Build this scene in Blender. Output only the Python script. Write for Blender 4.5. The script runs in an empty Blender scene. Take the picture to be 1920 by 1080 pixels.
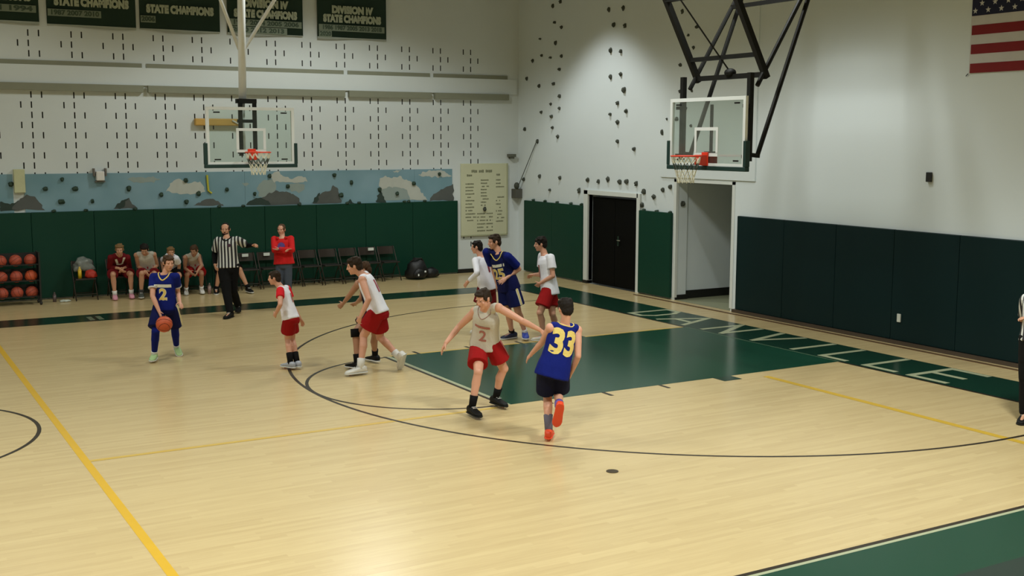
import bpy, bmesh, math, random
from mathutils import Vector, Matrix, noise
from mathutils.bvhtree import BVHTree

random.seed(7)
sc = bpy.context.scene
COL = sc.collection
PI = math.pi
R_ = math.radians

# ------------------------------------------------------------------ camera
CAM_POS = Vector((-12.780, -14.035, 3.304))
CAM_R = Vector((0.8647395, -0.50221483, 0.00242141))
CAM_U = Vector((0.0625258, 0.11244155, 0.99168918))
CAM_F = Vector((0.49831328, 0.8574014, -0.12863403))
FPX = 2154.33
cd = bpy.data.cameras.new('camera')
cam = bpy.data.objects.new('camera', cd)
COL.objects.link(cam)
cam.matrix_world = Matrix(((CAM_R.x, CAM_U.x, -CAM_F.x, CAM_POS.x), (CAM_R.y, CAM_U.y, -CAM_F.y, CAM_POS.y),
                           (CAM_R.z, CAM_U.z, -CAM_F.z, CAM_POS.z), (0, 0, 0, 1)))
cd.sensor_width = 36.0
cd.lens = FPX * 36.0 / 1920.0
cd.clip_start = 0.05
cd.clip_end = 200
sc.camera = cam

# ------------------------------------------------------------------ world, colour management
w = bpy.data.worlds.new('world')
sc.world = w
w.use_nodes = True
w.node_tree.nodes['Background'].inputs[0].default_value = (0.02, 0.022, 0.02, 1)
w.node_tree.nodes['Background'].inputs[1].default_value = 1.0
sc.view_settings.view_transform = 'Standard'
sc.view_settings.look = 'None'
sc.view_settings.gamma = 1
sc.view_settings.use_curve_mapping = False
sc.view_settings.exposure = 0.0

# ------------------------------------------------------------------ ceiling lamps (high bays)
CEIL_Z = 8.2
LAMPS = [(-3.8, 6.9), (-3.8, 0.0), (-3.8, -8.4), (-10.6, 6.9), (-10.6, 0.0), (-10.6, -8.4),
         (-17.4, 6.9), (-17.4, 0.0), (-17.4, -6.9), (-24.2, 0.0)]
for lx, ly in LAMPS:
    ld = bpy.data.lights.new('high_bay_light', 'SPOT')
    ld.energy = 900 * ((2.25 if lx > -6 else 1.6) if ly < -1 else (0.72 if ly < 1 else (0.62 if lx > -6 else 0.22)))
    ld.color = (0.955, 1.0, 0.95)
    ld.spot_size = R_(142 if ly > -1 else 122)
    ld.spot_blend = 0.3 if ly > -1 else 0.5
    ld.shadow_soft_size = 0.5
    lo = bpy.data.objects.new('high_bay_light', ld)
    COL.objects.link(lo)
    lo.location = (lx, ly, CEIL_Z - 0.78)
# narrow-beam lamps close to the end wall
for lx, ly, half, pw in ((0.1, 7.1, 45, 420), (-0.9, 0.05, 48, 420)):
    ld = bpy.data.lights.new('end_wall_light', 'SPOT')
    ld.energy = pw
    ld.color = (0.96, 1.0, 0.98)
    ld.spot_size = R_(2 * half)
    ld.spot_blend = 0.45
    ld.shadow_soft_size = 0.15
    lo = bpy.data.objects.new('end_wall_light', ld)
    COL.objects.link(lo)
    lo.location = (lx, ly, CEIL_Z - 0.6)

# ------------------------------------------------------------------ helpers
def srgb(r, g, b):
    def f(c):
        c /= 255.0
        return c / 12.92 if c <= 0.04045 else ((c + 0.055) / 1.055) ** 2.4
    return (f(r), f(g), f(b), 1.0)

MATS = {}
def mat(name, rgb, rough=0.6, metal=0.0, spec=0.5, var=0.06, scale=6.0, bump=0.0, bscale=40.0, emit=None, sheen=0.0):
    """A plain procedural surface: base colour with a little noise, optional fine bump."""
    if name in MATS:
        return MATS[name]
    m = bpy.data.materials.new(name)
    m.use_nodes = True
    nt = m.node_tree
    b = nt.nodes['Principled BSDF']
    b.inputs['Roughness'].default_value = rough
    b.inputs['Metallic'].default_value = metal
    b.inputs['Specular IOR Level'].default_value = spec
    if sheen:
        b.inputs['Sheen Weight'].default_value = sheen
    c = srgb(*rgb)
    tc = nt.nodes.new('ShaderNodeTexCoord')
    if var:
        n = nt.nodes.new('ShaderNodeTexNoise')
        n.inputs['Scale'].default_value = scale
        n.inputs['Detail'].default_value = 3
        nt.links.new(tc.outputs['Object'], n.inputs['Vector'])
        mx = nt.nodes.new('ShaderNodeMix')
        mx.data_type = 'RGBA'
        mx.inputs[6].default_value = tuple(x * (1 - var) for x in c[:3]) + (1,)
        mx.inputs[7].default_value = tuple(min(1, x * (1 + var)) for x in c[:3]) + (1,)
        nt.links.new(n.outputs[0], mx.inputs[0])
        nt.links.new(mx.outputs[2], b.inputs['Base Color'])
    else:
        b.inputs['Base Color'].default_value = c
    if bump:
        n2 = nt.nodes.new('ShaderNodeTexNoise')
        n2.inputs['Scale'].default_value = bscale
        n2.inputs['Detail'].default_value = 3
        nt.links.new(tc.outputs['Object'], n2.inputs['Vector'])
        bp = nt.nodes.new('ShaderNodeBump')
        bp.inputs['Strength'].default_value = bump
        bp.inputs['Distance'].default_value = 0.01
        nt.links.new(n2.outputs[0], bp.inputs['Height'])
        nt.links.new(bp.outputs['Normal'], b.inputs['Normal'])
    if emit:
        b.inputs['Emission Color'].default_value = c
        b.inputs['Emission Strength'].default_value = emit
    MATS[name] = m
    return m

def glass_mat(name, rgb, opacity):
    m = bpy.data.materials.new(name)
    m.use_nodes = True
    nt = m.node_tree
    nt.nodes.remove(nt.nodes['Principled BSDF'])
    out = nt.nodes['Material Output']
    t = nt.nodes.new('ShaderNodeBsdfTransparent')
    t.inputs[0].default_value = srgb(*rgb)
    g = nt.nodes.new('ShaderNodeBsdfGlossy')
    g.inputs['Roughness'].default_value = 0.12
    d = nt.nodes.new('ShaderNodeBsdfDiffuse')
    d.inputs[0].default_value = srgb(190, 200, 194)
    mx = nt.nodes.new('ShaderNodeMixShader')
    mx.inputs[0].default_value = opacity
    nt.links.new(t.outputs[0], mx.inputs[1])
    nt.links.new(d.outputs[0], mx.inputs[2])
    fr = nt.nodes.new('ShaderNodeFresnel')
    fr.inputs[0].default_value = 1.45
    mx2 = nt.nodes.new('ShaderNodeMixShader')
    ml = nt.nodes.new('ShaderNodeMath')          # matt-coated glass: weak mirror
    ml.operation = 'MULTIPLY'
    ml.inputs[1].default_value = 0.25
    nt.links.new(fr.outputs[0], ml.inputs[0])
    nt.links.new(ml.outputs[0], mx2.inputs[0])
    nt.links.new(mx.outputs[0], mx2.inputs[1])
    nt.links.new(g.outputs[0], mx2.inputs[2])
    nt.links.new(mx2.outputs[0], out.inputs[0])
    return m

def world_origin(o):
    v = Vector((0, 0, 0))
    while o is not None:
        v += o.location
        o = o.parent
    return v

def tag(o, label, cat, group=None, kind=None):
    o['label'] = label
    o['category'] = cat
    if group:
        o['group'] = group
    if kind:
        o['kind'] = kind
    return o

def thing(name, label, cat, loc=(0, 0, 0), group=None):
    o = bpy.data.objects.new(name, None)
    COL.objects.link(o)
    o.location = loc
    o.empty_display_size = 0.2
    return tag(o, label, cat, group)

def structure(o):
    o['kind'] = 'structure'
    return o

class Geo:
    """Collects closed pieces in world coordinates; obj() links them as one mesh object."""
    def __init__(self):
        self.v = []
        self.f = []
    def add(self, vs, fs):
        n = len(self.v)
        self.v += [tuple(p) for p in vs]
        self.f += [tuple(i + n for i in f) for f in fs]
        return self
    def box(self, x0, y0, z0, x1, y1, z1):
        return self.add([(x0, y0, z0), (x1, y0, z0), (x1, y1, z0), (x0, y1, z0), (x0, y0, z1), (x1, y0, z1), (x1, y1, z1), (x0, y1, z1)],
                        [(0, 3, 2, 1), (4, 5, 6, 7), (0, 1, 5, 4), (1, 2, 6, 5), (2, 3, 7, 6), (3, 0, 4, 7)])
    def bar(self, p, q, a, b, up=(0, 0, 1)):
        """rectangular bar from p to q, a wide along side, b along up"""
        p, q = Vector(p), Vector(q)
        d = (q - p).normalized()
        up = Vector(up)
        if abs(d.dot(up)) > 0.98:
            up = Vector((1, 0, 0))
        s = d.cross(up).normalized()
        u = s.cross(d)
        vs = [c + s * (a / 2 * i) + u * (b / 2 * j) for c in (p, q) for i, j in ((-1, -1), (1, -1), (1, 1), (-1, 1))]
        return self.add(vs, [(3, 2, 1, 0), (4, 5, 6, 7), (0, 1, 5, 4), (1, 2, 6, 5), (2, 3, 7, 6), (3, 0, 4, 7)])
    def loft(self, rings):
        """closed loft through rings (lists of points, equal count)"""
        n = len(rings[0])
        vs = [p for r in rings for p in r]
        fs = []
        for k in range(len(rings) - 1):
            for i in range(n):
                j = (i + 1) % n
                fs.append((k * n + i, k * n + j, (k + 1) * n + j, (k + 1) * n + i))
        fs.append(tuple(reversed(range(n))))
        fs.append(tuple((len(rings) - 1) * n + i for i in range(n)))
        return self.add(vs, fs)
    def tube(self, pts, r, n=8, r1=None):
        pts = [Vector(p) for p in pts]
        rings = []
        s0 = None
        for i, p in enumerate(pts):
            d = (pts[min(i + 1, len(pts) - 1)] - pts[max(i - 1, 0)]).normalized()
            if s0 is None:
                s0 = d.orthogonal().normalized()
            s0 = (s0 - d * s0.dot(d)).normalized()
            u = d.cross(s0)
            rr = r if r1 is None else r + (r1 - r) * i / max(1, len(pts) - 1)
            rings.append([p + s0 * (rr * math.cos(2 * PI * k / n)) + u * (rr * math.sin(2 * PI * k / n)) for k in range(n)])
        return self.loft(rings)
    def cap(self, a, b, ra, rb, n=12):
        """tapered capsule with round ends"""
        a, b = Vector(a), Vector(b)
        d = b - a
        if d.length < 1e-6:
            d = Vector((0, 0, 1e-4))
        e = d.normalized()
        s = e.orthogonal().normalized()
        u = e.cross(s)
        rings = []
        for c, r, angs in ((a, ra, (-80, -50, -20)), (b, rb, (20, 50, 80))):
            for t in angs:
                cc = c + e * (r * math.sin(R_(t)))
                k = r * math.cos(R_(t))
                rings.append([cc + s * (k * math.cos(2 * PI * i / n)) + u * (k * math.sin(2 * PI * i / n)) for i in range(n)])
        return self.loft(rings)
    def ell(self, c, ax, n=14, m=9):
        """ellipsoid with three axis vectors"""
        c = Vector(c)
        rings = []
        for j in range(1, m):
            t = -PI / 2 + PI * j / m
            rings.append([c + ax[2] * math.sin(t) + (ax[0] * math.cos(2 * PI * i / n) + ax[1] * math.sin(2 * PI * i / n)) * math.cos(t) for i in range(n)])
        return self.loft(rings)
    def mesh(self, name, origin=Vector((0, 0, 0))):
        me = bpy.data.meshes.new(name)
        o = origin
        me.from_pydata([(x - o.x, y - o.y, z - o.z) for x, y, z in self.v], [], self.f)
        me.update()
        return me
    def obj(self, name, m, parent=None, smooth=False, loc=None, bevel=0.0):
        org = world_origin(parent) if parent is not None else Vector((0, 0, 0))
        if loc is not None:
            org = org + (Vector(loc) - org)
        me = self.mesh(name, org)
        if bevel:
            bm = bmesh.new()
            bm.from_mesh(me)
            bmesh.ops.remove_doubles(bm, verts=bm.verts, dist=1e-5)
            bmesh.ops.bevel(bm, geom=[e for e in bm.edges], offset=bevel, segments=2, affect='EDGES', profile=0.5)
            bm.to_mesh(me)
            bm.free()
        if smooth:
            me.polygons.foreach_set('use_smooth', [True] * len(me.polygons))
        me.materials.append(m)
        o = bpy.data.objects.new(name, me)
        COL.objects.link(o)
        if parent is not None:
            o.parent = parent
        if loc is not None:
            o.location = Vector(loc) - (world_origin(parent) if parent is not None else Vector((0, 0, 0)))
        return o

def dup(root, delta, rotz=None):
    """copy a thing with its parts and sub-parts"""
    r = root.copy()
    COL.objects.link(r)
    r.location = root.location + Vector(delta)
    if rotz is not None:
        r.rotation_euler = (0, 0, rotz)
    for ch in list(root.children):
        c = ch.copy()
        COL.objects.link(c)
        c.parent = r
        for g in list(ch.children):
            d = g.copy()
            COL.objects.link(d)
            d.parent = c
    return r

SCRATCH = bpy.data.scenes.new('scratch')      # modifiers and lettering are evaluated here, one object at a time
def evaluated_mesh(o):
    SCRATCH.collection.objects.link(o)
    vl = SCRATCH.view_layers[0]
    vl.update()
    me = bpy.data.meshes.new_from_object(o.evaluated_get(vl.depsgraph))
    SCRATCH.collection.objects.unlink(o)
    return me
def text_mesh(s, size, bold=0.0, align='CENTER', spacing=1.0, cuts=0):
    cu = bpy.data.curves.new('txt', 'FONT')
    cu.body = s
    cu.size = size
    cu.offset = bold
    cu.align_x = align
    cu.align_y = 'CENTER'
    cu.space_character = spacing
    cu.resolution_u = 3
    o = bpy.data.objects.new('txt', cu)
    me = evaluated_mesh(o)
    bpy.data.objects.remove(o)
    bpy.data.curves.remove(cu)
    vs = [v.co.copy() for v in me.vertices]
    fs = [tuple(p.vertices) for p in me.polygons]
    bpy.data.meshes.remove(me)
    return vs, fs

def flat_text(s, size, origin, ex, ey, m, name, parent, bold=0.0, thick=0.004, align='CENTER', spacing=1.0, width=None):
    """lettering laid in the plane (ex, ey) at origin, slightly proud"""
    vs, fs = text_mesh(s, size, bold, align, spacing)
    if not vs:
        return None
    sx = 1.0
    if width:
        wv = max(v.x for v in vs) - min(v.x for v in vs)
        sx = width / wv
    ex, ey, origin = Vector(ex), Vector(ey), Vector(origin)
    ez = ex.cross(ey).normalized()
    g = Geo()
    g.add([origin + ex * (v.x * sx) + ey * v.y + ez * thick for v in vs], fs)
    return g.obj(name, m, parent)

# ================================================================== materials
M_WALL = mat('painted_block_white', (212, 219, 220), 0.75, var=0.03, scale=1.2, bump=0.15, bscale=60)
M_WALL2 = mat('painted_drywall_white', (216, 224, 226), 0.7, var=0.025, scale=0.8, bump=0.05, bscale=80)
M_TRIMW = mat('trim_white', (216, 220, 216), 0.5, var=0.02)
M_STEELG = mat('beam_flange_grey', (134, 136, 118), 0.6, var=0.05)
M_SLOT = mat('slot_dark', (58, 60, 52), 0.9)
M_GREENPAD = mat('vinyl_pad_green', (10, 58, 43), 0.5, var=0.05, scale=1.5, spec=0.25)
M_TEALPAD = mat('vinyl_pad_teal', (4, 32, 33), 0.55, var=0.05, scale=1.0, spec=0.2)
M_CEIL = mat('ceiling_deck', (170, 170, 160), 0.8)
M_BLACKBASE = mat('rubber_base_black', (22, 22, 20), 0.5)
M_BROWNBASE = mat('wood_threshold_brown', (92, 70, 46), 0.45)
M_BLACKDOOR = mat('door_black', (5, 5, 4), 0.7, spec=0.12)
M_CHROME = mat('chrome', (200, 200, 196), 0.2, metal=1.0)
M_HALLFLOOR = mat('hall_tile', (138, 140, 112), 0.4)
M_PGREEN = mat('floor_paint_green', (20, 66, 48), 0.2, var=0.05, scale=2)
M_PBAND = mat('floor_paint_band', (14, 50, 36), 0.22, var=0.05, scale=2)
M_PNEAR = mat('floor_paint_near', (10, 62, 44), 0.3, var=0.05, scale=2)
M_PDARK = mat('floor_paint_dark', (44, 34, 24), 0.3)
M_PYEL = mat('floor_paint_yellow', (214, 170, 46), 0.3)
M_PPALE = mat('floor_paint_pale', (168, 172, 140), 0.3)

def floor_material():
    m = bpy.data.materials.new('maple_floor')
    m.use_nodes = True
    nt = m.node_tree
    b = nt.nodes['Principled BSDF']
    N = nt.nodes.new
    L = nt.links.new
    tc = N('ShaderNodeTexCoord')
    sp = N('ShaderNodeSeparateXYZ')
    L(tc.outputs['Object'], sp.inputs[0])
    def mth(op, a, bv=None):
        n = N('ShaderNodeMath')
        n.operation = op
        for i, x in enumerate((a, bv)):
            if x is None:
                continue
            if isinstance(x, (int, float)):
                n.inputs[i].default_value = x
            else:
                L(x, n.inputs[i])
        return n.outputs[0]
    row = mth('FLOOR', mth('DIVIDE', sp.outputs[1], 0.057))
    wn = N('ShaderNodeTexWhiteNoise')
    wn.noise_dimensions = '1D'
    L(row, wn.inputs['W'])
    off = mth('MULTIPLY', wn.outputs[0], 7.0)
    brd = mth('FLOOR', mth('DIVIDE', mth('ADD', sp.outputs[0], off), 1.1))
    wn2 = N('ShaderNodeTexWhiteNoise')
    wn2.noise_dimensions = '2D'
    cb = N('ShaderNodeCombineXYZ')
    L(row, cb.inputs[0])
    L(brd, cb.inputs[1])
    L(cb.outputs[0], wn2.inputs['Vector'])
    # grain, stretched along the strips
    mp = N('ShaderNodeMapping')
    mp.inputs['Scale'].default_value = (1.2, 18, 1)
    L(tc.outputs['Object'], mp.inputs[0])
    gr = N('ShaderNodeTexNoise')
    gr.inputs['Scale'].default_value = 2.2
    gr.inputs['Detail'].default_value = 4
    L(mp.outputs[0], gr.inputs['Vector'])
    cl = N('ShaderNodeTexNoise')
    cl.inputs['Scale'].default_value = 0.35
    L(tc.outputs['Object'], cl.inputs['Vector'])
    f = mth('ADD', mth('ADD', mth('MULTIPLY', wn2.outputs[0], 0.32), mth('MULTIPLY', gr.outputs[0], 0.55)), mth('MULTIPLY', cl.outputs[0], 0.25))
    rp = N('ShaderNodeValToRGB')
    rp.color_ramp.elements[0].position = 0.15
    rp.color_ramp.elements[0].color = srgb(188, 164, 118)
    rp.color_ramp.elements[1].position = 1.05
    rp.color_ramp.elements[1].color = srgb(212, 190, 142)
    L(f, rp.inputs[0])
    L(rp.outputs[0], b.inputs['Base Color'])
    b.inputs['Roughness'].default_value = 0.24
    b.inputs['Specular IOR Level'].default_value = 0.45
    return m
M_FLOOR = floor_material()

# ================================================================== shell
XW, YW = 2.0, 11.1           # end wall (with the hoop) and far side wall
XL, YN = -27.6, -16.0
floor = structure(Geo().box(XL, YN, -0.12, XW, YW, 0.0).obj('floor', M_FLOOR))
structure(Geo().box(XL - .3, YN - .3, CEIL_Z, 6.5, YW + .4, CEIL_Z + .2).obj('ceiling', M_CEIL))
structure(Geo().box(XL - .3, YN - .3, -.12, XL, YW + .4, CEIL_Z).obj('wall_left', M_WALL2))
structure(Geo().box(XL, YN - .3, -.12, XW + .3, YN, CEIL_Z).obj('wall_front', M_WALL2))

# --- far wall: block wall whose sound slots are real recesses
PER = 0.8192
slots = []
rows = [(i, 4.17 - 0.2035 * i) for i in range(-7, 18)]
for k in range(-1, 13):
    xb = -9.385 + k * PER
    for i, z in rows:
        if i in (-3, -2, -1) or i < -6:
            continue
        if z < 2.5 and k < 12:
            continue
        ev = (i % 2 == 0)
        if k < 2:
            xs = [xb, xb + .2] if ev else [xb - .2, xb]
        elif k == 2:
            xs = [xb, xb + .2] if ev else [xb - .2, xb + .2, xb + .4]
        else:
            xs = [xb, xb + .2] if ev else [xb + .2, xb + .4]
        for x in xs:
            slots.append((x, z))
def slot_wall():
    hw, hh, dp = 0.013, 0.064, 0.05
    xs = sorted(set([XL, XW] + [round(x + s * hw, 4) for x, z in slots for s in (-1, 1)]))
    zs = sorted(set([-0.12, CEIL_Z] + [round(z + s * hh, 4) for x, z in slots for s in (-1, 1)]))
    xi = {x: i for i, x in enumerate(xs)}
    zi = {z: i for i, z in enumerate(zs)}
    hole = set((xi[round(x - hw, 4)], zi[round(z - hh, 4)]) for x, z in slots)
    bm = bmesh.new()
    V = [[bm.verts.new((x, YW, z)) for z in zs] for x in xs]
    for i in range(len(xs) - 1):
        for j in range(len(zs) - 1):
            q = [V[i][j], V[i + 1][j], V[i + 1][j + 1], V[i][j + 1]]
            if (i, j) in hole:
                bk = [bm.verts.new((v.co.x, YW + dp, v.co.z)) for v in q]
                f = bm.faces.new(bk)
                f.material_index = 1
                for a in range(4):
                    c = (a + 1) % 4
                    f = bm.faces.new((q[a], q[c], bk[c], bk[a]))
                    f.material_index = 1
            else:
                bm.faces.new(q)
    # the body of the wall behind
    me = bpy.data.meshes.new('wall_back')
    bm.to_mesh(me)
    bm.free()
    me.materials.append(M_WALL)
    me.materials.append(M_SLOT)
    o = bpy.data.objects.new('wall_back', me)
    COL.objects.link(o)
    return structure(o)
wall_back = slot_wall()
Geo().box(XL, YW + .06, -.12, XW + .3, YW + .4, CEIL_Z).obj('wall_core', M_WALL, wall_back)
# bond beam across the far wall, in bolted lengths
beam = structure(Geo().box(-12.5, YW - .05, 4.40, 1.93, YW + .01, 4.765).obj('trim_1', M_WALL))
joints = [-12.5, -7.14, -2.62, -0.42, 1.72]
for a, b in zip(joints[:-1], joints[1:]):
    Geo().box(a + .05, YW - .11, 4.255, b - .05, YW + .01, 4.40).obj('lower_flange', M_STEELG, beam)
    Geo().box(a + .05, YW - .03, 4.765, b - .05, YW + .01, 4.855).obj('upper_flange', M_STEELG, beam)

# --- end wall with a door and a hallway opening
g = Geo()
D0, D1, DZ = 6.00, 7.88, 2.05
H0, H1, HZ = 2.95, 4.70, 2.44
for y0, y1, z0 in ((YN, H0, -.12), (H0, H1, HZ), (H1, D0, -.12), (D0, D1, DZ), (D1, YW + .06, -.12)):
    g.box(XW, y0, z0, XW + .3, y1, CEIL_Z)
wall_right = structure(g.obj('wall_right', M_WALL2))
# boxed panel over the hallway
pnl = structure(Geo().box(XW - .03, 2.33, 2.525, XW + .02, 5.21, 6.4).obj('trim_2', M_WALL2, bevel=0.006))
# hallway
hall = structure(Geo().box(XW + .3, H1 + .05, 0, 6.2, H1 + .2, 2.75).obj('wall_hall_side', M_WALL2))
structure(Geo().box(XW + .3, H0 - .25, 0, 6.2, H0 - .1, 2.75).obj('wall_hall_near', M_WALL2))
structure(Geo().box(6.2, H0 - .25, 0, 6.4, H1 + .2, 2.75).obj('wall_hall_end', M_WALL2))
structure(Geo().box(XW + .02, H0 - .25, -.1, 6.2, H1 + .2, 0.0).obj('floor_hall', M_HALLFLOOR))
structure(Geo().box(XW + .3, H0 - .25, 2.75, 6.4, H1 + .2, 2.85).obj('ceiling_hall', M_CEIL))
structure(Geo().box(XW + .02, H1 + .002 - .015, 0, XW + .34, H1 + .01, .10).box(XW + .3, H1 + .03, 0, 6.2, H1 + .06, .17).obj('baseboard_hall', M_BLACKBASE))
structure(Geo().box(XW - .012, H0 - .06, .05, XW + .05, H0 + .02, HZ + .06).box(XW - .012, H0 - .06, HZ, XW + .05, H1 + .06, HZ + .06).box(XW - .012, H1 - .02, .05, XW + .05, H1 + .06, HZ + .06).obj('trim_3', M_TRIMW))
structure(Geo().box(1.72, YN, 0, 1.775, D0 - .25, .012).obj('trim_4', M_BROWNBASE))
structure(Geo().box(.25, YW - .016, 0, XW - .03, YW, .10).obj('baseboard_back', M_BLACKBASE))
structure(Geo().box(XW - .10, YN, 0, XW, H0 - .15, .062).obj('baseboard_right', mat('base_brown', (70, 58, 46), .5)))
# door in the end wall
door = structure(Geo().box(XW + .06, D0 + .06, 0.02, XW + .11, 6.93, DZ - .05).obj('door_1', M_BLACKDOOR, bevel=.004))
Geo().box(XW + .06, 6.94, 0.02, XW + .11, D1 - .06, DZ - .05).obj('door_leaf', M_BLACKDOOR, door, bevel=.004)
Geo().box(XW + .03, 6.74, .95, XW + .06, 6.80, 1.17).tube([(XW + .0, 6.77, 1.08), (XW - .015, 6.72, 1.08), (XW - .015, 6.62, 1.08)], .011).obj('handle', M_CHROME, door)
fr = structure(Geo().box(XW - .05, D1, 0.07, XW + .10, D1 + .16, DZ + .10).box(XW - .05, D0 - .05, DZ, XW + .10, D1 + .16, DZ + .10).box(XW - .05, D0 - .12, 0, XW + .1, D0, DZ + .10).obj('trim_5', M_TRIMW, bevel=.006))
structure(Geo().box(XW - .055, D1, 0, XW + .10, D1 + .165, .07).obj('trim_6', M_BLACKBASE))

# ================================================================== paint on the floor
def rect(x0, y0, x1, y1, z, m, name):
    return Geo().add([(x0, y0, z), (x1, y0, z), (x1, y1, z), (x0, y1, z)], [(0, 1, 2, 3)]).obj(name, m, floor)
def arc(cx, cy, r0, r1, a0, a1, z, m, name, n=72, tail=None):
    vs, fs = [], []
    for i in range(n + 1):
        a = R_(a0 + (a1 - a0) * i / n)
        vs += [(cx + r0 * math.cos(a), cy + r0 * math.sin(a), z), (cx + r1 * math.cos(a), cy + r1 * math.sin(a), z)]
    for i in range(n):
        fs.append((2 * i, 2 * i + 1, 2 * i + 3, 2 * i + 2))
    return Geo().add(vs, fs).obj(name, m, floor)
rect(0.02, -7.60, 1.08, 8.48, .0012, M_PBAND, 'painted_band')
rect(XL + .5, 7.62, 0.02, 8.48, .0012, M_PBAND, 'painted_band')
rect(XL + .5, -8.45, 1.08, -7.70, .0012, M_PNEAR, 'painted_band')
rect(XL + .5, -9.3, 1.08, -8.45, .0012, mat('floor_paint_slate', (36, 52, 46), .35), 'painted_band')
rect(-5.70, -1.83, -0.02, 1.83, .0014, M_PGREEN, 'painted_lane')
rect(-5.815, -1.86, -5.765, 1.86, .002, M_PDARK, 'painted_line')
rect(-5.765, -1.83, -5.70, 1.83, .0019, M_PPALE, 'painted_line')
rect(-0.035, 1.83, 0.02, 7.62, .002, M_PDARK, 'painted_line')
rect(-0.035, -7.62, 0.02, -1.83, .002, M_PDARK, 'painted_line')
rect(-0.02, -1.83, 0.02, 1.83, .002, mat('floor_line_dim', (74, 98, 76), .3), 'painted_line')
rect(XL + .5, -7.665, 0.02, -7.615, .002, M_PDARK, 'painted_line')
rect(XL + .5, -7.705, 0.02, -7.665, .002, M_PPALE, 'painted_line')
arc(-1.6, 0, 5.985, 6.03, 90, 270, .002, M_PDARK, 'painted_arc', 120)
for s in (-1, 1):
    y = 6.0075 * s
    rect(-1.6, min(y - .0225, y + .0225), -0.02, max(y - .0225, y + .0225), .002, M_PDARK, 'painted_line')
arc(-5.79, 0, 1.785, 1.83, 90, 270, .0022, M_PDARK, 'painted_arc', 60)
arc(-12.80, 0, 1.785, 1.83, 0, 360, .002, M_PDARK, 'painted_arc', 90)
for s in (-1, 1):                                   # lane marks
    for xm in (-3.37, -4.30, -5.22):
        rect(xm - .027, min(s * 1.83, s * 2.05), xm + .027, max(s * 1.83, s * 2.05), .002, M_PDARK, 'painted_mark')
    rect(-2.44, min(s * 1.83, s * 2.08), -2.12, max(s * 1.83, s * 2.08), .002, M_PBAND, 'painted_mark')
rect(-10.83, -8.4, -10.75, 7.6, .0016, M_PYEL, 'painted_line')
YF = mat('floor_paint_yellow_worn', (206, 172, 84), .3)
rect(-10.75, -1.93, -5.81, -1.86, .0016, YF, 'painted_line')
rect(-5.70, 1.83, -0.04, 1.89, .0017, YF, 'painted_line')
rect(-1.765, -9.0, -1.66, -2.1, .0016, mat('floor_paint_yellow_mid', (204, 166, 56), .3), 'painted_line')
for k in (0, 1):
    rect(-9.02 + .16 * k, 7.75, -8.93 + .16 * k, 8.2, .0022, mat('floor_mark_grey', (110, 120, 96), .3), 'painted_mark')

# lettering along the baseline, read from the court
def letter(name_pts, y_left, width, z=.0026):
    g = Geo()
    x0, h, st = 0.13, 0.88, 0.105
    for a, b in name_pts:
        p = Vector((x0 + a[1] * h, y_left - a[0] * width, z))
        q = Vector((x0 + b[1] * h, y_left - b[0] * width, z))
        d = (q - p).normalized() * st * .4
        s = Vector((-(q - p).y, (q - p).x, 0)).normalized() * st / 2
        g.add([p - d - s, q + d - s, q + d + s, p - d + s], [(0, 1, 2, 3)])
        z += .0001
    return g.obj('painted_letter', M_PPALE, floor)
LT = {'D': [((0, 0), (0, 1)), ((0, 1), (.7, 1)), ((.7, 1), (1, .75)), ((1, .75), (1, .25)), ((1, .25), (.7, 0)), ((.7, 0), (0, 0))],
      'A': [((0, 0), (.5, 1)), ((.5, 1), (1, 0)), ((.22, .34), (.78, .34))],
      'N': [((0, 0), (0, 1)), ((0, 1), (1, 0)), ((1, 0), (1, 1))],
      'V': [((0, 1), (.5, 0)), ((.5, 0), (1, 1))],
      'I': [((0, 0), (0, 1))],
      'L': [((0, 1), (0, 0)), ((0, 0), (1, 0))],
      'E': [((0, 0), (0, 1)), ((0, 1), (1, 1)), ((0, .5), (.9, .5)), ((0, 0), (1, 0))]}
for ch, yl, wd in (('D', 3.66, .5), ('A', 2.78, .74), ('N', 1.50, .5), ('V', .47, .52), ('I', -.72, .3), ('L', -1.34, .48), ('L', -2.22, .54), ('E', -3.05, .60)):
    letter(LT[ch], yl, wd)

# ================================================================== wall pads
def pad_run(label, pts_axis, m, panels, group='wall pads'):
    t = thing('wall_pad', label, 'wall pad', pts_axis, group)
    for b in panels:
        Geo().box(*b).obj('pad_panel', m, t, bevel=0.012)
    return t
def runs(a, b, w):
    out = []
    x = b
    while x > a + .05:
        out.append((max(a, x - w) + .002, x - .002))
        x -= w
    return out
pad_run('long green vinyl pad run along the far side wall behind the team bench', (-5, YW, 0), M_GREENPAD,
        [(x0, YW - .07, .03, x1, YW - .003, 1.80) for x0, x1 in runs(-15.5, .25, 1.22)])
pad_run('green vinyl pad in the corner between the far wall and the black door', (XW, 9.4, 0), M_GREENPAD,
        [(XW - .07, y0, .03, XW - .003, y1, 1.785) for y0, y1 in runs(8.06, 10.70, 1.32)])
pad_run('narrow green vinyl pad between the black door and the hallway opening', (XW, 5.3, 0), M_GREENPAD,
        [(XW - .075, 4.78, .03, XW - .003, 5.88, 1.80)])
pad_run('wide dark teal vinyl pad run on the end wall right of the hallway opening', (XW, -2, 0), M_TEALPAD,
        [(XW - .07, y0, .065, XW - .003, y1, 1.86) for y0, y1 in runs(-12.5, 2.74, 1.27)])

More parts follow.
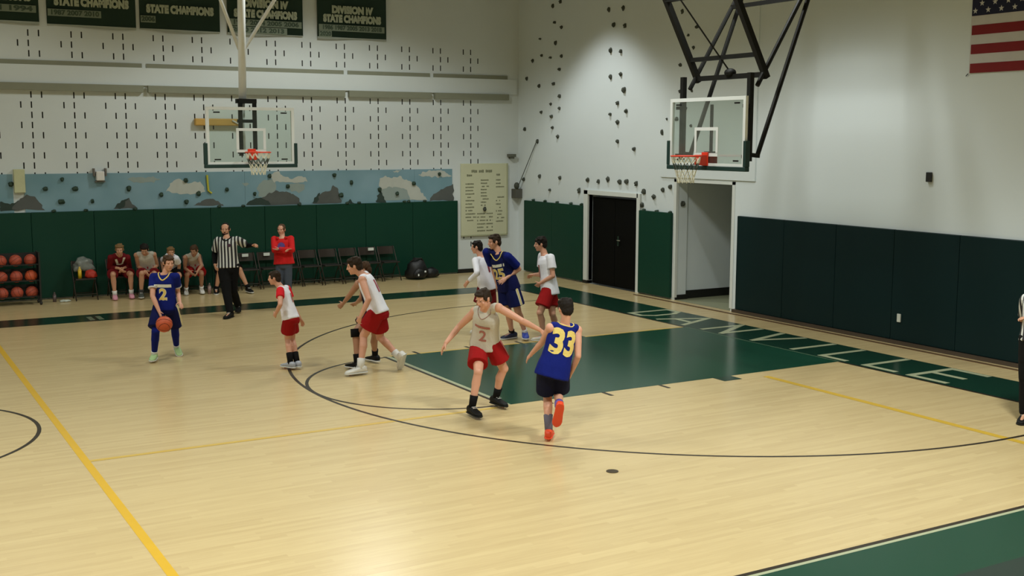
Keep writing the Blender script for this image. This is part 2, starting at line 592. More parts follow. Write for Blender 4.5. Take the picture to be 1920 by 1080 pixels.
# ================================================================== backboards
M_STEEL = mat('backstop_steel_black', (20, 20, 17), 0.6, var=0.05, spec=0.25)
M_BBFRAME = mat('backboard_frame_white', (238, 243, 244), 0.4, var=0.02)
M_PADBB = mat('backboard_pad_green', (18, 54, 50), 0.5)
M_RIM = mat('rim_orange', (226, 62, 30), 0.4)
M_NET = mat('net_cord', (226, 224, 205), 0.8)
M_NETD = mat('net_cord_dark', (70, 78, 70), 0.8)
M_GLASS = glass_mat('backboard_glass', (243, 249, 246), 0.035)
M_POLE = mat('pole_white', (240, 244, 246), 0.45)

def backboard(root, o, ex, w, z0, z1, post_col):
    """o: point on the front face centre (x,y); ex: unit vector along the board; n = front direction"""
    ex = Vector(ex)
    n = Vector((ex.y, -ex.x, 0))           # front
    def P(a, d, z):
        q = Vector((o[0], o[1], 0)) + ex * a + n * d
        return Vector((q.x, q.y, z))
    def slab(g, a0, a1, d0, d1, za, zb):
        vs = [P(a, d, z) for z in (za, zb) for a, d in ((a0, d0), (a1, d0), (a1, d1), (a0, d1))]
        g.add(vs, [(0, 3, 2, 1), (4, 5, 6, 7), (0, 1, 5, 4), (1, 2, 6, 5), (2, 3, 7, 6), (3, 0, 4, 7)])
        return g
    slab(Geo(), -w / 2 + .03, w / 2 - .03, -.022, -.010, z0 + .03, z1 - .03).obj('glass', M_GLASS, root)
    g = Geo()
    e = .055
    slab(g, -w / 2, w / 2, -.045, .004, z1 - e, z1)
    slab(g, -w / 2, w / 2, -.045, .004, z0, z0 + e)
    slab(g, -w / 2, -w / 2 + e, -.045, .004, z0 + e, z1 - e)
    slab(g, w / 2 - e, w / 2, -.045, .004, z0 + e, z1 - e)
    g.obj('frame', M_BBFRAME, root)
    g = Geo()
    rz, t = 3.05, .05
    a, b = .28, rz + .44
    slab(g, -a, a, -.008, -.001, b - t, b)
    slab(g, -a, a, -.008, -.001, rz - .005, rz - .005 + t)
    slab(g, -a, -a + t, -.008, -.001, rz + t, b - t)
    slab(g, a - t, a, -.008, -.001, rz + t, b - t)
    g.obj('target_square', M_BBFRAME, root)
    for sa in (-1, 1):
        for zz in (z0 + .10, z1 - .10):
            slab(Geo(), sa * (w / 2 - .20) - .06, sa * (w / 2 - .20) + .06, -.007, -.001, zz - .012, zz + .012).obj('clip', M_STEEL, root)
    # edge padding: bottom and both lower sides
    g = Geo()
    slab(g, -w / 2 - .045, w / 2 + .045, -.06, .025, z0 - .055, z0 + .012)
    slab(g, -w / 2 - .05, -w / 2 + .012, -.06, .025, z0 + .012, z0 + .40)
    slab(g, w / 2 - .012, w / 2 + .05, -.06, .025, z0 + .012, z0 + .40)
    g.obj('edge_pad', M_PADBB, root, bevel=.008)
    # goal: plate, ring, net
    c = P(0, .38, rz)
    ring = [c + Vector((.229 * math.cos(2 * PI * k / 28), .229 * math.sin(2 * PI * k / 28), 0)) for k in range(29)]
    g = Geo().tube(ring, .0115, 8)
    rim = g.obj('rim', M_RIM, root, smooth=True)
    g = slab(Geo(), -.06, .06, 0, .17, rz - .14, rz + .018)
    slab(g, -.075, .075, 0, .02, rz - .15, rz + .06)
    g.obj('rim_bracket', M_RIM, rim, bevel=.006)
    net, dark = Geo(), Geo()
    N = 12
    lv = [(0.0, .222), (.10, .20), (.20, .165), (.30, .135), (.40, .125)]
    for k in range(N):
        for s in (-1, 1):
            pts = []
            for i, (dz, r) in enumerate(lv):
                an = 2 * PI * (k + s * .5 * i) / N
                pts.append(c + Vector((r * math.cos(an), r * math.sin(an), -dz - .01)))
            dark.tube(pts[1:3], .0065, 5)
            net.tube(pts[0:2], .0075, 5)
            net.tube(pts[2:], .0065, 5)
    nn = net.obj('net', M_NET, root)
    dark.obj('net_band', M_NETD, nn)
    return P

# --- main basket, folded down from the ceiling in front of the end wall
t = thing('basketball_hoop', 'glass backboard with orange rim on black steel ceiling frame above the hallway opening', 'basketball hoop', (-1.2, -.06, 2.9))
P = backboard(t, (-1.20, -.06), (0, -1, 0), 1.79, 2.885, 3.945, None)
YL, YR = .72, -.86
MX = lambda z: -.795 - (z - 4.34) * .545         # masts lean towards the court going up
B1 = lambda z: -.897 + (z - 4.117) * .622
B2 = lambda z: -.868 + (z - 3.058) * .392
for y in (YL, YR):
    yb = y - .03 if y < 0 else y - .04
    Geo().bar((-1.03, y + .01, 2.98), (-1.03, y + .01, 4.29), .075, .075).obj('board_rail', M_STEEL, t)
    Geo().bar((MX(4.22), y, 4.22), (MX(CEIL_Z), y, CEIL_Z), .085, .085, (1, 0, 0)).obj('mast', M_STEEL, t)
    Geo().tube([(B1(4.10), y, 4.10), (B1(CEIL_Z), y, CEIL_Z)], .036).obj('brace', M_STEEL, t)
    Geo().tube([(B2(3.06), y, 3.06), (B2(CEIL_Z), y, CEIL_Z)], .036).obj('brace', M_STEEL, t)
    for p_, q_, w_ in (((-1.03, y, 3.08), (-.84, y, 3.06), .06),
                       ((-1.16, y, 3.80), (-1.03, y, 3.80), .05), ((-1.16, y, 3.05), (-1.03, y, 3.05), .05)):
        Geo().bar(p_, q_, w_, w_).obj('strut', M_STEEL, t)
Geo().bar((MX(4.27), YL + .03, 4.27), (MX(4.27), YR - .03, 4.27), .075, .075).obj('crossbar', M_STEEL, t)
Geo().bar((MX(4.56), YL, 4.56), (MX(4.56), YR, 4.56), .065, .065).obj('crossbar', M_STEEL, t)
Geo().bar((MX(5.47), YL, 5.47), (MX(5.47), YR, 5.47), .075, .075).obj('crossbar', M_STEEL, t)
Geo().bar((B1(5.44), YL, 5.44), (B1(5.44), YR, 5.44), .06, .06).obj('crossbar', M_STEEL, t)
Geo().bar((-1.06, -.02, 3.0), (-1.06, -.02, 3.84), .045, .03).obj('center_strap', M_STEEL, t)
Geo().box(-1.10, -.14, 2.92, -1.03, .10, 3.12).obj('goal_mount', M_STEEL, t)
Geo().ell((MX(4.30), -.09, 4.33), [Vector((.09, 0, 0)), Vector((0, .10, 0)), Vector((0, 0, .07))]).obj('pulley', M_STEEL, t, smooth=True)
Geo().tube([(MX(4.32), -.09, 4.35), (-1.75, .17, 5.6), (-2.62, .53, CEIL_Z)], .013, 6).obj('cable', M_STEEL, t)

# --- side basket on a white pole near the far sideline
t = thing('basketball_hoop', 'glass backboard hanging from a white ceiling pole in front of the far side wall', 'basketball hoop', (-6.17, 7.0, 2.8))
P = backboard(t, (-6.165, 6.99), (1, 0, 0), 1.67, 2.815, 3.875, None)
Geo().tube([(-6.22, 7.28, 3.98), (-6.12, 7.42, CEIL_Z)], .072, 14).obj('pole', M_POLE, t, smooth=True)
for s in (-1, 1):
    Geo().tube([(-6.20, 7.36, 4.86), (-6.20 + s * (.40 if s < 0 else .70) * 3.1, 7.36, CEIL_Z)], .034, 10).obj('pole_brace', M_POLE, t, smooth=True)
for x in (-6.32, -6.05):
    Geo().bar((x, 7.12, 2.98), (x, 7.12, 4.02), .07, .05, (0, 1, 0)).obj('board_rail', M_STEEL, t)
Geo().box(-6.355, 7.08, 3.95, -6.015, 7.30, 4.03).obj('top_bracket', M_STEEL, t)
for z in (3.62, 3.05):
    Geo().box(-6.38, 7.04, z - .03, -6.04, 7.14, z + .03).obj('mount', M_STEEL, t)
Geo().tube([(-6.215, 7.28, 4.0), (-6.225, 7.27, 3.05)], .035, 10).obj('jack', M_POLE, t, smooth=True)

# ================================================================== banners
M_BAN = mat('banner_cloth_green', (18, 46, 34), 0.8, var=0.08, scale=2)
M_BANT = mat('banner_lettering', (176, 184, 164), 0.8)
M_PLATE = mat('banner_year_patch', (128, 140, 124), 0.8)
M_PLATET = mat('banner_year_digit', (70, 86, 72), 0.8)
M_BANE = mat('banner_hem_pale', (160, 168, 162), 0.8)
def banner(label, x0, x1, zb, lines, plates, wave):
    t = thing('banner', label, 'banner', ((x0 + x1) / 2, YW, zb), 'green championship banners high on the far wall')
    n, top = 14, 7.0
    def sheet(dy, z_lo, z_hi, th):
        vs, fs = [], []
        for side in (0, 1):
            for j in range(2):
                for i in range(n + 1):
                    u = i / n
                    x = x0 + (x1 - x0) * u
                    sag = .02 * math.sin(u * 5 + wave) if j == 0 else 0
                    y = YW - .035 + .012 * math.sin(u * 7 + wave) - dy - (th if side == 0 else 0)
                    vs.append((x, y, (z_lo + sag) if j == 0 else z_hi))
        q = 2 * (n + 1)
        for s in (0, 1):
            for i in range(n):
                a = s * q + i
                f = (a, a + 1, a + n + 2, a + n + 1)
                fs.append(f if s == 0 else f[::-1])
        for i in range(n):
            fs.append((i, i + n * 0 + q, q + i + 1, i + 1))
        return Geo().add(vs, fs)
    sheet(0, zb, top, .004).obj('cloth', M_BAN, t, smooth=True)
    sheet(.002, zb - .012, zb + .028, .006).obj('hem', M_BANE, t, smooth=True)
    w = x1 - x0
    for s, z, h, wd in lines:
        if s:
            flat_text(s, h, ((x0 + x1) / 2, YW - .062, z), (1, 0, 0), (0, 0, 1), M_BANT, 'lettering', t, bold=.018, width=wd * w)
    for s, z, xa, xb in plates:
        pl = Geo().box(x0 + xa * w, YW - .064, z - .07, x0 + xb * w, YW - .055, z + .07).obj('year_patch', M_PLATE, t)
        flat_text(s, .13, (x0 + (xa + xb) / 2 * w, YW - .066, z), (1, 0, 0), (0, 0, 1), M_PLATET, 'year_lettering', pl, bold=.006, width=(xb - xa) * w * .9)
banner('dark green banner at the left picture edge with one row of year patches', -10.95, -9.165, 5.58, [('STATE CHAMPIONS', 6.08, .22, .84)], [('1983 1991 1994', 5.85, .04, .97)], 0.0)
banner('dark green STATE CHAMPIONS banner with year patches on its left half, second from left', -9.02, -7.275, 5.555, [('STATE CHAMPIONS', 6.03, .21, .84)], [('1987 2007 2010', 5.81, .01, .60)], 1.0)
banner('dark green STATE CHAMPIONS banner with one small year patch', -7.20, -5.51, 5.555, [('STATE CHAMPIONS', 5.985, .21, .84)], [('2006', 5.775, .01, .19)], 2.0)
banner('dark green DIVISION IV STATE CHAMPIONS banner behind the white hoop pole', -5.345, -3.635, 5.56, [('DIVISION IV', 6.22, .21, .60), ('STATE CHAMPIONS', 6.0, .21, .84)], [('1997 2004 2005 2006', 5.81, .02, .98), ('2010 2012 2013', 5.655, .02, .78)], 3.0)
banner('dark green DIVISION IV STATE CHAMPIONS banner farthest right with a single short patch below', -3.295, -1.605, 5.565, [('DIVISION IV', 6.20, .21, .60), ('STATE CHAMPIONS', 6.0, .21, .84)], [('1986 1987 2005 2013 2018', 5.80, .02, .97), ('2020', 5.655, .02, .20)], 4.2)

# ================================================================== flag
t = thing('flag', 'large american flag hanging flat on the end wall at upper right', 'flag', (XW, -3.8, 4.3))
FZ, FH, FY, FL = 4.30, 1.82, -2.30, 3.1
sh = FH / 13
Geo().box(XW - .022, FY - FL, FZ, XW - .014, FY, FZ + FH).obj('cloth', mat('flag_white', (198, 196, 196), .8), t)
M_FR = mat('flag_red', (126, 24, 30), .8)
M_FB = mat('flag_blue', (22, 26, 58), .8)
for k in range(7):
    y1 = FY - .02
    Geo().box(XW - .027, FY - FL, FZ + 2 * k * sh, XW - .022, y1, FZ + (2 * k + 1) * sh).obj('stripe', M_FR, t)
Geo().box(XW - .031, FY - FL * .42, FZ + 6 * sh, XW - .027, FY - .012, FZ + FH).obj('canton', M_FB, t)
def star(cy, cz, r):
    vs, x = [], XW - .033
    for k in range(10):
        a = PI / 2 + k * PI / 5
        q = r if k % 2 == 0 else r * .42
        vs.append((x, cy + q * math.cos(a), cz + q * math.sin(a)))
    vs.append((x, cy, cz))
    return Geo().add(vs, [(10, k, (k + 1) % 10) for k in range(10)])
for r in range(9):
    for c in range(6 if r % 2 == 0 else 5):
        cy = FY - .07 - (c + (0 if r % 2 == 0 else .5)) * (FL * .42 - .12) / 5.3
        cz = FZ + 6 * sh + .07 + r * (7 * sh - .14) / 8
        star(cy, cz, .048).obj('star', MATS['flag_white'], t)
Geo().tube([(XW - .02, FY + .01, FZ - .005), (XW - .02, FY + .05, FZ - .04)], .006, 6).obj('grommet', M_STEEL, t)

# ================================================================== mural
t = thing('mural', 'painted sky and mountain mural panel strip above the far wall pads', 'mural', (-5, YW, 1.8))
def sky_mat():
    m = bpy.data.materials.new('mural_sky')
    m.use_nodes = True
    nt = m.node_tree
    b = nt.nodes['Principled BSDF']
    b.inputs['Roughness'].default_value = .8
    tc = nt.nodes.new('ShaderNodeTexCoord')
    n = nt.nodes.new('ShaderNodeTexNoise')
    n.inputs['Scale'].default_value = 1.1
    nt.links.new(tc.outputs['Object'], n.inputs['Vector'])
    r = nt.nodes.new('ShaderNodeValToRGB')
    r.color_ramp.elements[0].position = .3
    r.color_ramp.elements[0].color = srgb(112, 148, 160)
    r.color_ramp.elements[1].position = .7
    r.color_ramp.elements[1].color = srgb(132, 164, 178)
    nt.links.new(n.outputs[0], r.inputs[0])
    nt.links.new(r.outputs[0], b.inputs['Base Color'])
    return m
MZ0, MZ1 = 1.79, 2.575
M_SKY = sky_mat()
for a, b in ((-12.4, -9.81), (-9.60, -5.05), (-5.05, -0.9), (-0.9, .122)):
    Geo().box(a, YW - .02, MZ0, b - .004, YW - .001, MZ1).obj('sky_panel', M_SKY, t)
M_CLOUD = mat('mural_cloud', (186, 190, 182), .8, var=.1, scale=5)
M_CLOUD2 = mat('mural_cloud_dim', (146, 160, 156), .8, var=.08, scale=5)
M_MTN = mat('mural_rock', (86, 90, 88), .8, var=.18, scale=4)
M_MTND = mat('mural_rock_dark', (46, 62, 56), .8, var=.1, scale=4)
def blob(pts, m, name, dz, sub=5, amp=.045, seed=0):
    """flat painted shape with a ragged brush edge"""
    out = []
    n = len(pts)
    for i in range(n):
        p, q = pts[i], pts[(i + 1) % n]
        for k in range(sub):
            u = k / sub
            x, z = p[0] + (q[0] - p[0]) * u, p[1] + (q[1] - p[1]) * u
            x += amp * noise.noise((x * 13, z * 13, seed))
            z += amp * noise.noise((x * 13, z * 13, seed + 5))
            out.append((x, YW - .021 - dz, min(MZ1 - .004, max(MZ0 + .004, z))))
    return Geo().add(out, [tuple(range(len(out)))]).obj(name, m, t)
def px(u, v):                    # a point of the far wall seen at a given spot of the photograph
    d = CAM_F + CAM_R * ((u - 960) / FPX) - CAM_U * ((v - 540) / FPX)
    k = (YW - CAM_POS.y) / d.y
    return (CAM_POS.x + d.x * k, CAM_POS.z + d.z * k)
def B(lst, m, name, dz, **k):
    blob([px(u, v) for u, v in lst], m, name, dz, **k)
B([(238, 336), (250, 331), (268, 333), (284, 331), (298, 336), (288, 341), (262, 343), (245, 341)], M_CLOUD2, 'cloud', .001, seed=1)
B([(312, 358), (322, 340), (330, 334), (342, 338), (352, 344), (366, 340), (376, 341), (384, 356), (378, 362), (350, 364), (326, 362)], M_CLOUD, 'cloud', .001, seed=2)
B([(452, 345), (460, 341), (468, 345), (462, 349)], M_CLOUD2, 'cloud', .001, seed=3)
B([(482, 352), (490, 340), (505, 336), (515, 340), (518, 352), (512, 366), (496, 372), (484, 366)], M_CLOUD2, 'cloud', .001, seed=4)
B([(505, 327), (520, 320), (530, 330), (545, 334), (560, 330), (572, 332), (576, 340), (556, 343), (530, 341), (512, 340)], M_CLOUD, 'cloud', .002, seed=5)
B([(540, 345), (556, 343), (570, 345), (572, 356), (560, 360), (545, 358)], M_CLOUD2, 'cloud', .001, seed=6)
B([(709, 350), (711, 336), (722, 330), (735, 333), (748, 330), (758, 336), (772, 341), (784, 352), (764, 356), (745, 351), (726, 351), (714, 357)], M_CLOUD, 'cloud', .002, seed=7)
B([(758, 345), (784, 352), (794, 366), (799, 375), (768, 375)], M_CLOUD, 'cloud', .0025, seed=27)
B([(712, 356), (726, 350), (745, 350), (764, 356), (768, 375), (706, 376)], M_CLOUD2, 'cloud', .001, seed=8)
B([(783, 330), (792, 323), (806, 320), (822, 319), (838, 325), (846, 331), (825, 332), (800, 331)], M_CLOUD, 'cloud', .001, seed=9)
B([(736, 320), (745, 318), (752, 321), (744, 324)], M_CLOUD, 'cloud', .001, seed=10)
B([(20, 392), (38, 372), (50, 366), (64, 368), (76, 382), (84, 394)], M_MTN, 'mountain', .002, seed=11)
B([(0, 378), (18, 382), (34, 376), (40, 394), (0, 396)], M_MTND, 'mountain', .001, seed=12)
B([(214, 391), (232, 374), (240, 370), (246, 380), (258, 391)], M_MTN, 'mountain', .002, seed=13)
B([(210, 391), (228, 376), (240, 370), (232, 384), (226, 391)], M_MTND, 'mountain', .003, seed=14)
B([(362, 386), (378, 376), (394, 372), (408, 378), (420, 386)], M_MTN, 'mountain', .001, seed=15)
B([(462, 384), (474, 374), (488, 372), (504, 362), (520, 357), (540, 360), (556, 368), (566, 384)], M_MTN, 'mountain', .002, seed=16)
B([(460, 384), (470, 376), (486, 371), (500, 376), (508, 384)], M_MTND, 'mountain', .003, seed=17)
B([(586, 381), (592, 370), (602, 361), (616, 358), (624, 348), (632, 352), (636, 370), (640, 381)], M_MTN, 'mountain', .002, seed=18)
B([(582, 381), (590, 371), (600, 361), (596, 374), (594, 381)], M_MTND, 'mountain', .003, seed=19)
B([(648, 381), (656, 375), (664, 381)], M_MTND, 'mountain', .002, seed=20)
B([(804, 377), (812, 364), (826, 356), (838, 350), (849, 345), (850, 376)], M_MTN, 'mountain', .002, seed=21)
B([(703, 379), (709, 364), (713, 357), (717, 366), (724, 379)], M_MTND, 'mountain', .003, seed=22)

# things fixed on or near the mural
c0, c1 = px(24, 322), px(47, 361)
tag(Geo().box(c0[0], YW - .11, c1[1], c1[0], YW - .003, c0[1] + .05).obj('wall_box', mat('box_cream', (196, 198, 160), .6, var=.12, scale=6), loc=(c0[0], YW, c1[1]), bevel=.01), 'cream box on the far wall between the mural panels above the ball rack', 'wall box')
c0, c1 = px(176, 321), px(196, 341)
t2 = thing('loudspeaker', 'small white wall speaker in dark bracket at the top edge of the mural', 'speaker', (c0[0], YW, c1[1]))
Geo().box(c0[0] + .02, YW - .16, c1[1] + .03, c1[0] - .02, YW - .02, c0[1]).obj('cabinet', mat('speaker_white', (222, 220, 216), .5), t2, bevel=.02)
Geo().box(c0[0] - .03, YW - .12, c0[1] - .10, c0[0], YW - .003, c0[1] + .06).box(c1[0], YW - .12, c0[1] - .10, c1[0] + .03, YW - .003, c0[1] + .06).box(c0[0], YW - .1, c1[1], c1[0], YW - .003, c1[1] + .025).obj('bracket', mat('bracket_grey', (110, 104, 98), .6), t2)
c0, c1 = px(387, 328), px(392, 362)
tag(Geo().tube([(c0[0], YW - .05, c0[1]), (c0[0] + .02, YW - .05, c1[1] + .05), (c0[0] + .09, YW - .04, c1[1])], .022, 8).obj('yellow_pole', mat('pole_yellow', (196, 190, 60), .6), loc=(c0[0], YW, c1[1])), 'thin yellow pole standing against the mural under the white pole hoop', 'pole')
c0, c1 = px(363, 222), px(452, 236)
t2 = thing('padded_beam', 'yellow padded bar fixed on the far wall behind the side backboard', 'padded bar', (c0[0], YW, c1[1]))
Geo().box(c0[0], YW - .14, c1[1], c1[0], YW - .01, c0[1]).obj('bar', mat('bar_yellow', (198, 156, 78), .6, var=.14, scale=5), t2, bevel=.02)
Geo().tube([(c0[0] + .80, YW - .16, c0[1] - .04), (c1[0] + .02, YW - .16, c1[1] - .02)], .016, 6).obj('rod', M_TRIMW, t2)
Geo().box(c0[0] + .1, YW - .01, c1[1], c0[0] + .2, YW, c0[1]).box(c1[0] - .2, YW - .01, c1[1], c1[0] - .1, YW, c0[1]).obj('mount', M_STEEL, t2)

# ================================================================== record board
c0, c1 = px(863, 306), px(948, 440)
bx0, bx1, bz0, bz1 = c0[0], c1[0] + .02, .93, 2.70
t = thing('record_board', 'cream record board with three columns of small lettering beside the mural', 'notice board', ((bx0 + bx1) / 2, YW, bz0))
Geo().box(bx0, YW - .045, bz0, bx1, YW - .002, bz1).obj('panel', mat('board_cream', (204, 205, 174), .6, var=.05, scale=3), t, bevel=.006)
Geo().box(bx0 - .01, YW - .055, bz0 - .02, bx1 + .01, YW - .03, bz0 + .012).box(bx1 - .02, YW - .055, bz0, bx1 + .015, YW - .02, bz1).obj('frame', mat('board_frame', (170, 172, 140), .6), t)
M_INK = mat('board_ink', (124, 126, 100), .8)
rr = random.Random(3)
g = Geo()
W = bx1 - bx0
def ink(xa, xb, z, h):
    x = bx0 + xa * W
    e = bx0 + xb * W
    while x < e:
        l = rr.uniform(.02, .05)
        if rr.random() < .86:
            g.box(x, YW - .047, z - h * rr.uniform(.35, .5), min(e, x + l), YW - .044, z + h * rr.uniform(.35, .5))
        x += l + .006
ink(.22, .74, bz1 - .19, .075)
ink(.12, .26, bz1 - .29, .055)
ink(.76, .90, bz1 - .28, .055)
for k in range(12):
    ink(.09, .09 + rr.uniform(.14, .26), bz1 - .50 - k * .082, .036)
for k in range(9):
    ink(.42, .42 + rr.uniform(.12, .18), bz1 - .41 - k * .078, .036)
for k in range(6):
    ink(.34, .52, bz1 - 1.24 - k * .085, .038)
    ink(.54, .68, bz1 - 1.24 - k * .085, .038)
for k in range(13):
    if k not in (3, 4):
        ink(.75, .75 + rr.uniform(.10, .20), bz1 - .41 - k * .086, .036)
g.obj('lettering', M_INK, t)['kind'] = 'stuff'

# ================================================================== climbing holds
M_HOLD = mat('hold_dark', (62, 66, 56), .7, var=.25, scale=20)
M_HOLDG = mat('hold_green', (40, 62, 46), .7, var=.2, scale=20)
def hold_mesh(seed):
    bm = bmesh.new()
    bmesh.ops.create_icosphere(bm, subdivisions=2, radius=1)
    for v in bm.verts:
        k = 1 + .45 * noise.noise(v.co * 1.3 + Vector((seed * 3.1, 0, 0)))
        v.co *= k
        if v.co.z < -.35:
            v.co.z = -.35
    me = bpy.data.meshes.new('climbing_hold')
    bm.to_mesh(me)
    bm.free()
    return me
HM = [hold_mesh(s) for s in range(6)]
for me in HM:
    me.materials.append(M_HOLD)
HMG = [me.copy() for me in HM[:3]]
for me in HMG:
    me.materials.clear()
    me.materials.append(M_HOLDG)
HN = [0]
def nth(k, n):
    w_ = ['first', 'second', 'third', 'fourth', 'fifth', 'sixth', 'seventh', 'eighth', 'ninth', 'tenth', 'eleventh', 'twelfth', 'thirteenth', 'fourteenth',
          'fifteenth', 'sixteenth', 'seventeenth', 'eighteenth', 'nineteenth', 'twentieth', 'twenty-first', 'twenty-second', 'twenty-third', 'twenty-fourth',
          'twenty-fifth', 'twenty-sixth', 'twenty-seventh', 'twenty-eighth']
    return w_[k]
def hold(p, axis, sx, sz, label, group, pool=HM):
    HN[0] += 1
    o = bpy.data.objects.new('climbing_hold', pool[HN[0] % len(pool)])
    COL.objects.link(o)
    o.location = p
    if axis == 'x':           # on the end wall, facing -x
        o.rotation_euler = (0, -PI / 2, 0)
        o.scale = (sz, sx, .05)
    else:
        o.rotation_euler = (PI / 2, 0, 0)
        o.scale = (sx, sz, .05)
    return tag(o, label, 'climbing hold', group)
def pxx(u, v, x):
    d = CAM_F + CAM_R * ((u - 960) / FPX) - CAM_U * ((v - 540) / FPX)
    k = (x - CAM_POS.x) / d.x
    return (x, CAM_POS.y + d.y * k, CAM_POS.z + d.z * k)
GRP = [
 ('dark climbing hold, %s from the top, on the white end wall nearest the room corner', 'climbing holds near the room corner',
  [(1037, 11, 4, 9), (1051, 3, 5, 8), (1040, 42, 6, 6), (1053, 51, 5, 7), (1013, 73, 4, 4), (1042, 80, 5, 10), (1016, 104, 4, 6), (1032, 108, 6, 5), (999, 114, 5, 8), (1053, 105, 4, 7), (1049, 130, 7, 6), (988, 147, 4, 9), (1011, 161, 5, 8), (1038, 157, 7, 7), (1049, 180, 7, 8), (1033, 195, 4, 6), (1049, 203, 5, 6), (1015, 210, 5, 7), (1034, 218, 7, 7), (1036, 239, 5, 6), (984, 242, 6, 9), (1046, 256, 6, 8), (1008, 265, 5, 9), (1012, 330, 6, 9), (1050, 333, 6, 8), (1031, 356, 5, 6), (982, 336, 6, 8)]),
 ('dark climbing hold, %s from the top, in the column above the black door', 'climbing holds of the middle column',
  [(1142, 18, 5, 9), (1169, 15, 5, 10), (1151, 46, 6, 10), (1172, 48, 5, 9), (1145, 94, 6, 10), (1164, 96, 6, 8), (1145, 144, 6, 9), (1164, 139, 6, 8), (1170, 168, 8, 12), (1158, 193, 6, 8), (1144, 214, 6, 6), (1174, 208, 6, 8), (1158, 229, 7, 9), (1158, 265, 6, 7), (1189, 279, 6, 8)]),
 ('dark climbing hold, %s from the top, behind the main backboard and its frame', 'climbing holds behind the main backboard',
  [(1281, 21, 7, 10), (1308, 50, 9, 7), (1292, 66, 6, 6), (1302, 89, 7, 8), (1277, 122, 8, 7), (1276, 171, 5, 7), (1299, 170, 5, 6), (1287, 203, 7, 7), (1270, 223, 10, 9), (1243, 247, 7, 13), (1252, 223, 4, 6), (1297, 236, 6, 6)]),
 ('dark climbing hold, %s from the left, in the row around the black door top', 'climbing holds above the black door',
  [(1102, 337, 7, 9), (1122, 340, 6, 9), (1140, 336, 7, 11), (1162, 341, 9, 9), (1175, 340, 8, 10), (1193, 344, 6, 10), (1086, 357, 6, 12), (1207, 359, 9, 11), (1226, 369, 8, 9), (1243, 356, 6, 8), (1257, 350, 6, 9), (1204, 384, 7, 9)])]
for label, grp, pts in GRP:
    pts = sorted(pts, key=(lambda q: q[0]) if 'left' in label else (lambda q: q[1]))
    for k, (u, v, w_, h_) in enumerate(pts):
        p = pxx(u, v, XW - .012)
        hold(p, 'x', w_ * .0075, h_ * .0058, label % nth(k, len(pts)), grp)
p = pxx(1282, 373, XW)
q = Vector((XW + .13, H1 - .0, p[2]))
hold((XW + .17, H1 - .012, 1.99), 'y', .06, .06, 'dark climbing hold on the left jamb of the hallway opening', 'climbing hold in the hallway jamb')
for k, (u, v, w_, h_) in enumerate(sorted([(85, 354, 9, 7), (116, 336, 6, 8), (141, 354, 11, 8), (115, 378, 12, 9), (173, 377, 6, 8), (241, 353, 8, 11), (302, 365, 8, 8), (348, 338, 8, 9), (349, 378, 8, 9), (372, 363, 9, 9), (425, 355, 7, 8), (477, 363, 6, 8), (505, 330, 8, 8), (539, 349, 8, 8), (626, 328, 8, 8), (658, 342, 7, 10), (639, 366, 11, 9), (711, 355, 8, 10), (744, 363, 8, 8), (775, 344, 9, 9), (823, 326, 7, 8), (20, 345, 8, 9)])):
    c = px(u, v)
    hold((c[0], YW - .034, c[1]), 'y', w_ * .0062, h_ * .0058, 'dark green climbing hold, %s from the left, bolted on the mountain mural' % nth(k, 0), 'climbing holds on the mural', HMG)
c = px(907, 392)
hold((c[0], YW - .055, c[1]), 'y', .05, .055, 'dark climbing hold sticking out in the middle of the cream record board', 'climbing hold on the record board')
for k, y in enumerate([10.3, 9.75, 9.2, 8.6, 8.15, 5.75, 5.3, 4.85]):
    hold((XW - .03, y, 1.81), 'x', .045, .03, 'dark green climbing hold, %s from the room corner, peeking over the end wall pads' % nth(k, 0), 'climbing holds at the pad tops', HMG)
for k, u in enumerate((100, 160, 252, 410, 455, 560, 650, 672, 757, 765, 795)):
    c = px(u, 382)
    hold((c[0], YW - .05, 1.815), 'y', .05, .03, 'dark green climbing hold, %s from the left, peeking over the long far pad' % nth(k, 0), 'climbing holds at the far pad top', HMG)

# small fittings
p = pxx(1744, 332, XW)
tag(Geo().box(XW - .05, p[1] - .045, p[2] - .075, XW - .002, p[1] + .045, p[2] + .075).obj('thermostat', mat('fitting_black', (30, 30, 30), .5), loc=p, bevel=.006), 'small black box alone on the white end wall right of the hoop', 'wall box')
p = pxx(1686, 597, XW - .075)
tag(Geo().box(XW - .095, p[1] - .035, p[2] - .06, XW - .071, p[1] + .035, p[2] + .075).obj('wall_plate', mat('plate_white', (206, 210, 200), .5), loc=p, bevel=.006), 'small white plate low on the teal wall pad', 'wall plate')
c = px(957, 291)
tag(Geo().box(c[0] - .10, YW - .12, c[1] - .04, c[0] + .10, YW - .002, c[1] + .03).box(c[0] - .05, YW - .1, c[1] - .09, c[0] + .06, YW - .002, c[1] - .04).obj('wall_bracket', mat('bracket_olive', (98, 100, 88), .6), loc=(c[0], YW, c[1]), bevel=.004), 'grey metal bracket on the far wall above the record board', 'bracket')
p0, p1 = pxx(1008, 263, XW), pxx(983, 345, XW)
t = thing('belay_anchor', 'dark anchor block with a thin cord in the corner above the green pad', 'anchor', (XW - .05, YW - .1, 2.0))
Geo().box(XW - .20, YW - .22, 1.83, XW - .002, YW - .002, 2.06).obj('block', mat('block_grey', (84, 84, 76), .7), t, bevel=.01)
Geo().ell((XW - .16, YW - .2, 2.14), [Vector((.07, 0, 0)), Vector((0, .06, 0)), Vector((0, 0, .09))]).obj('knob', M_HOLD, t, smooth=True)
Geo().tube([(XW - .1, YW - .2, 2.16), (XW - .02, p0[1], p0[2])], .010, 6).obj('cord', M_HOLD, t)
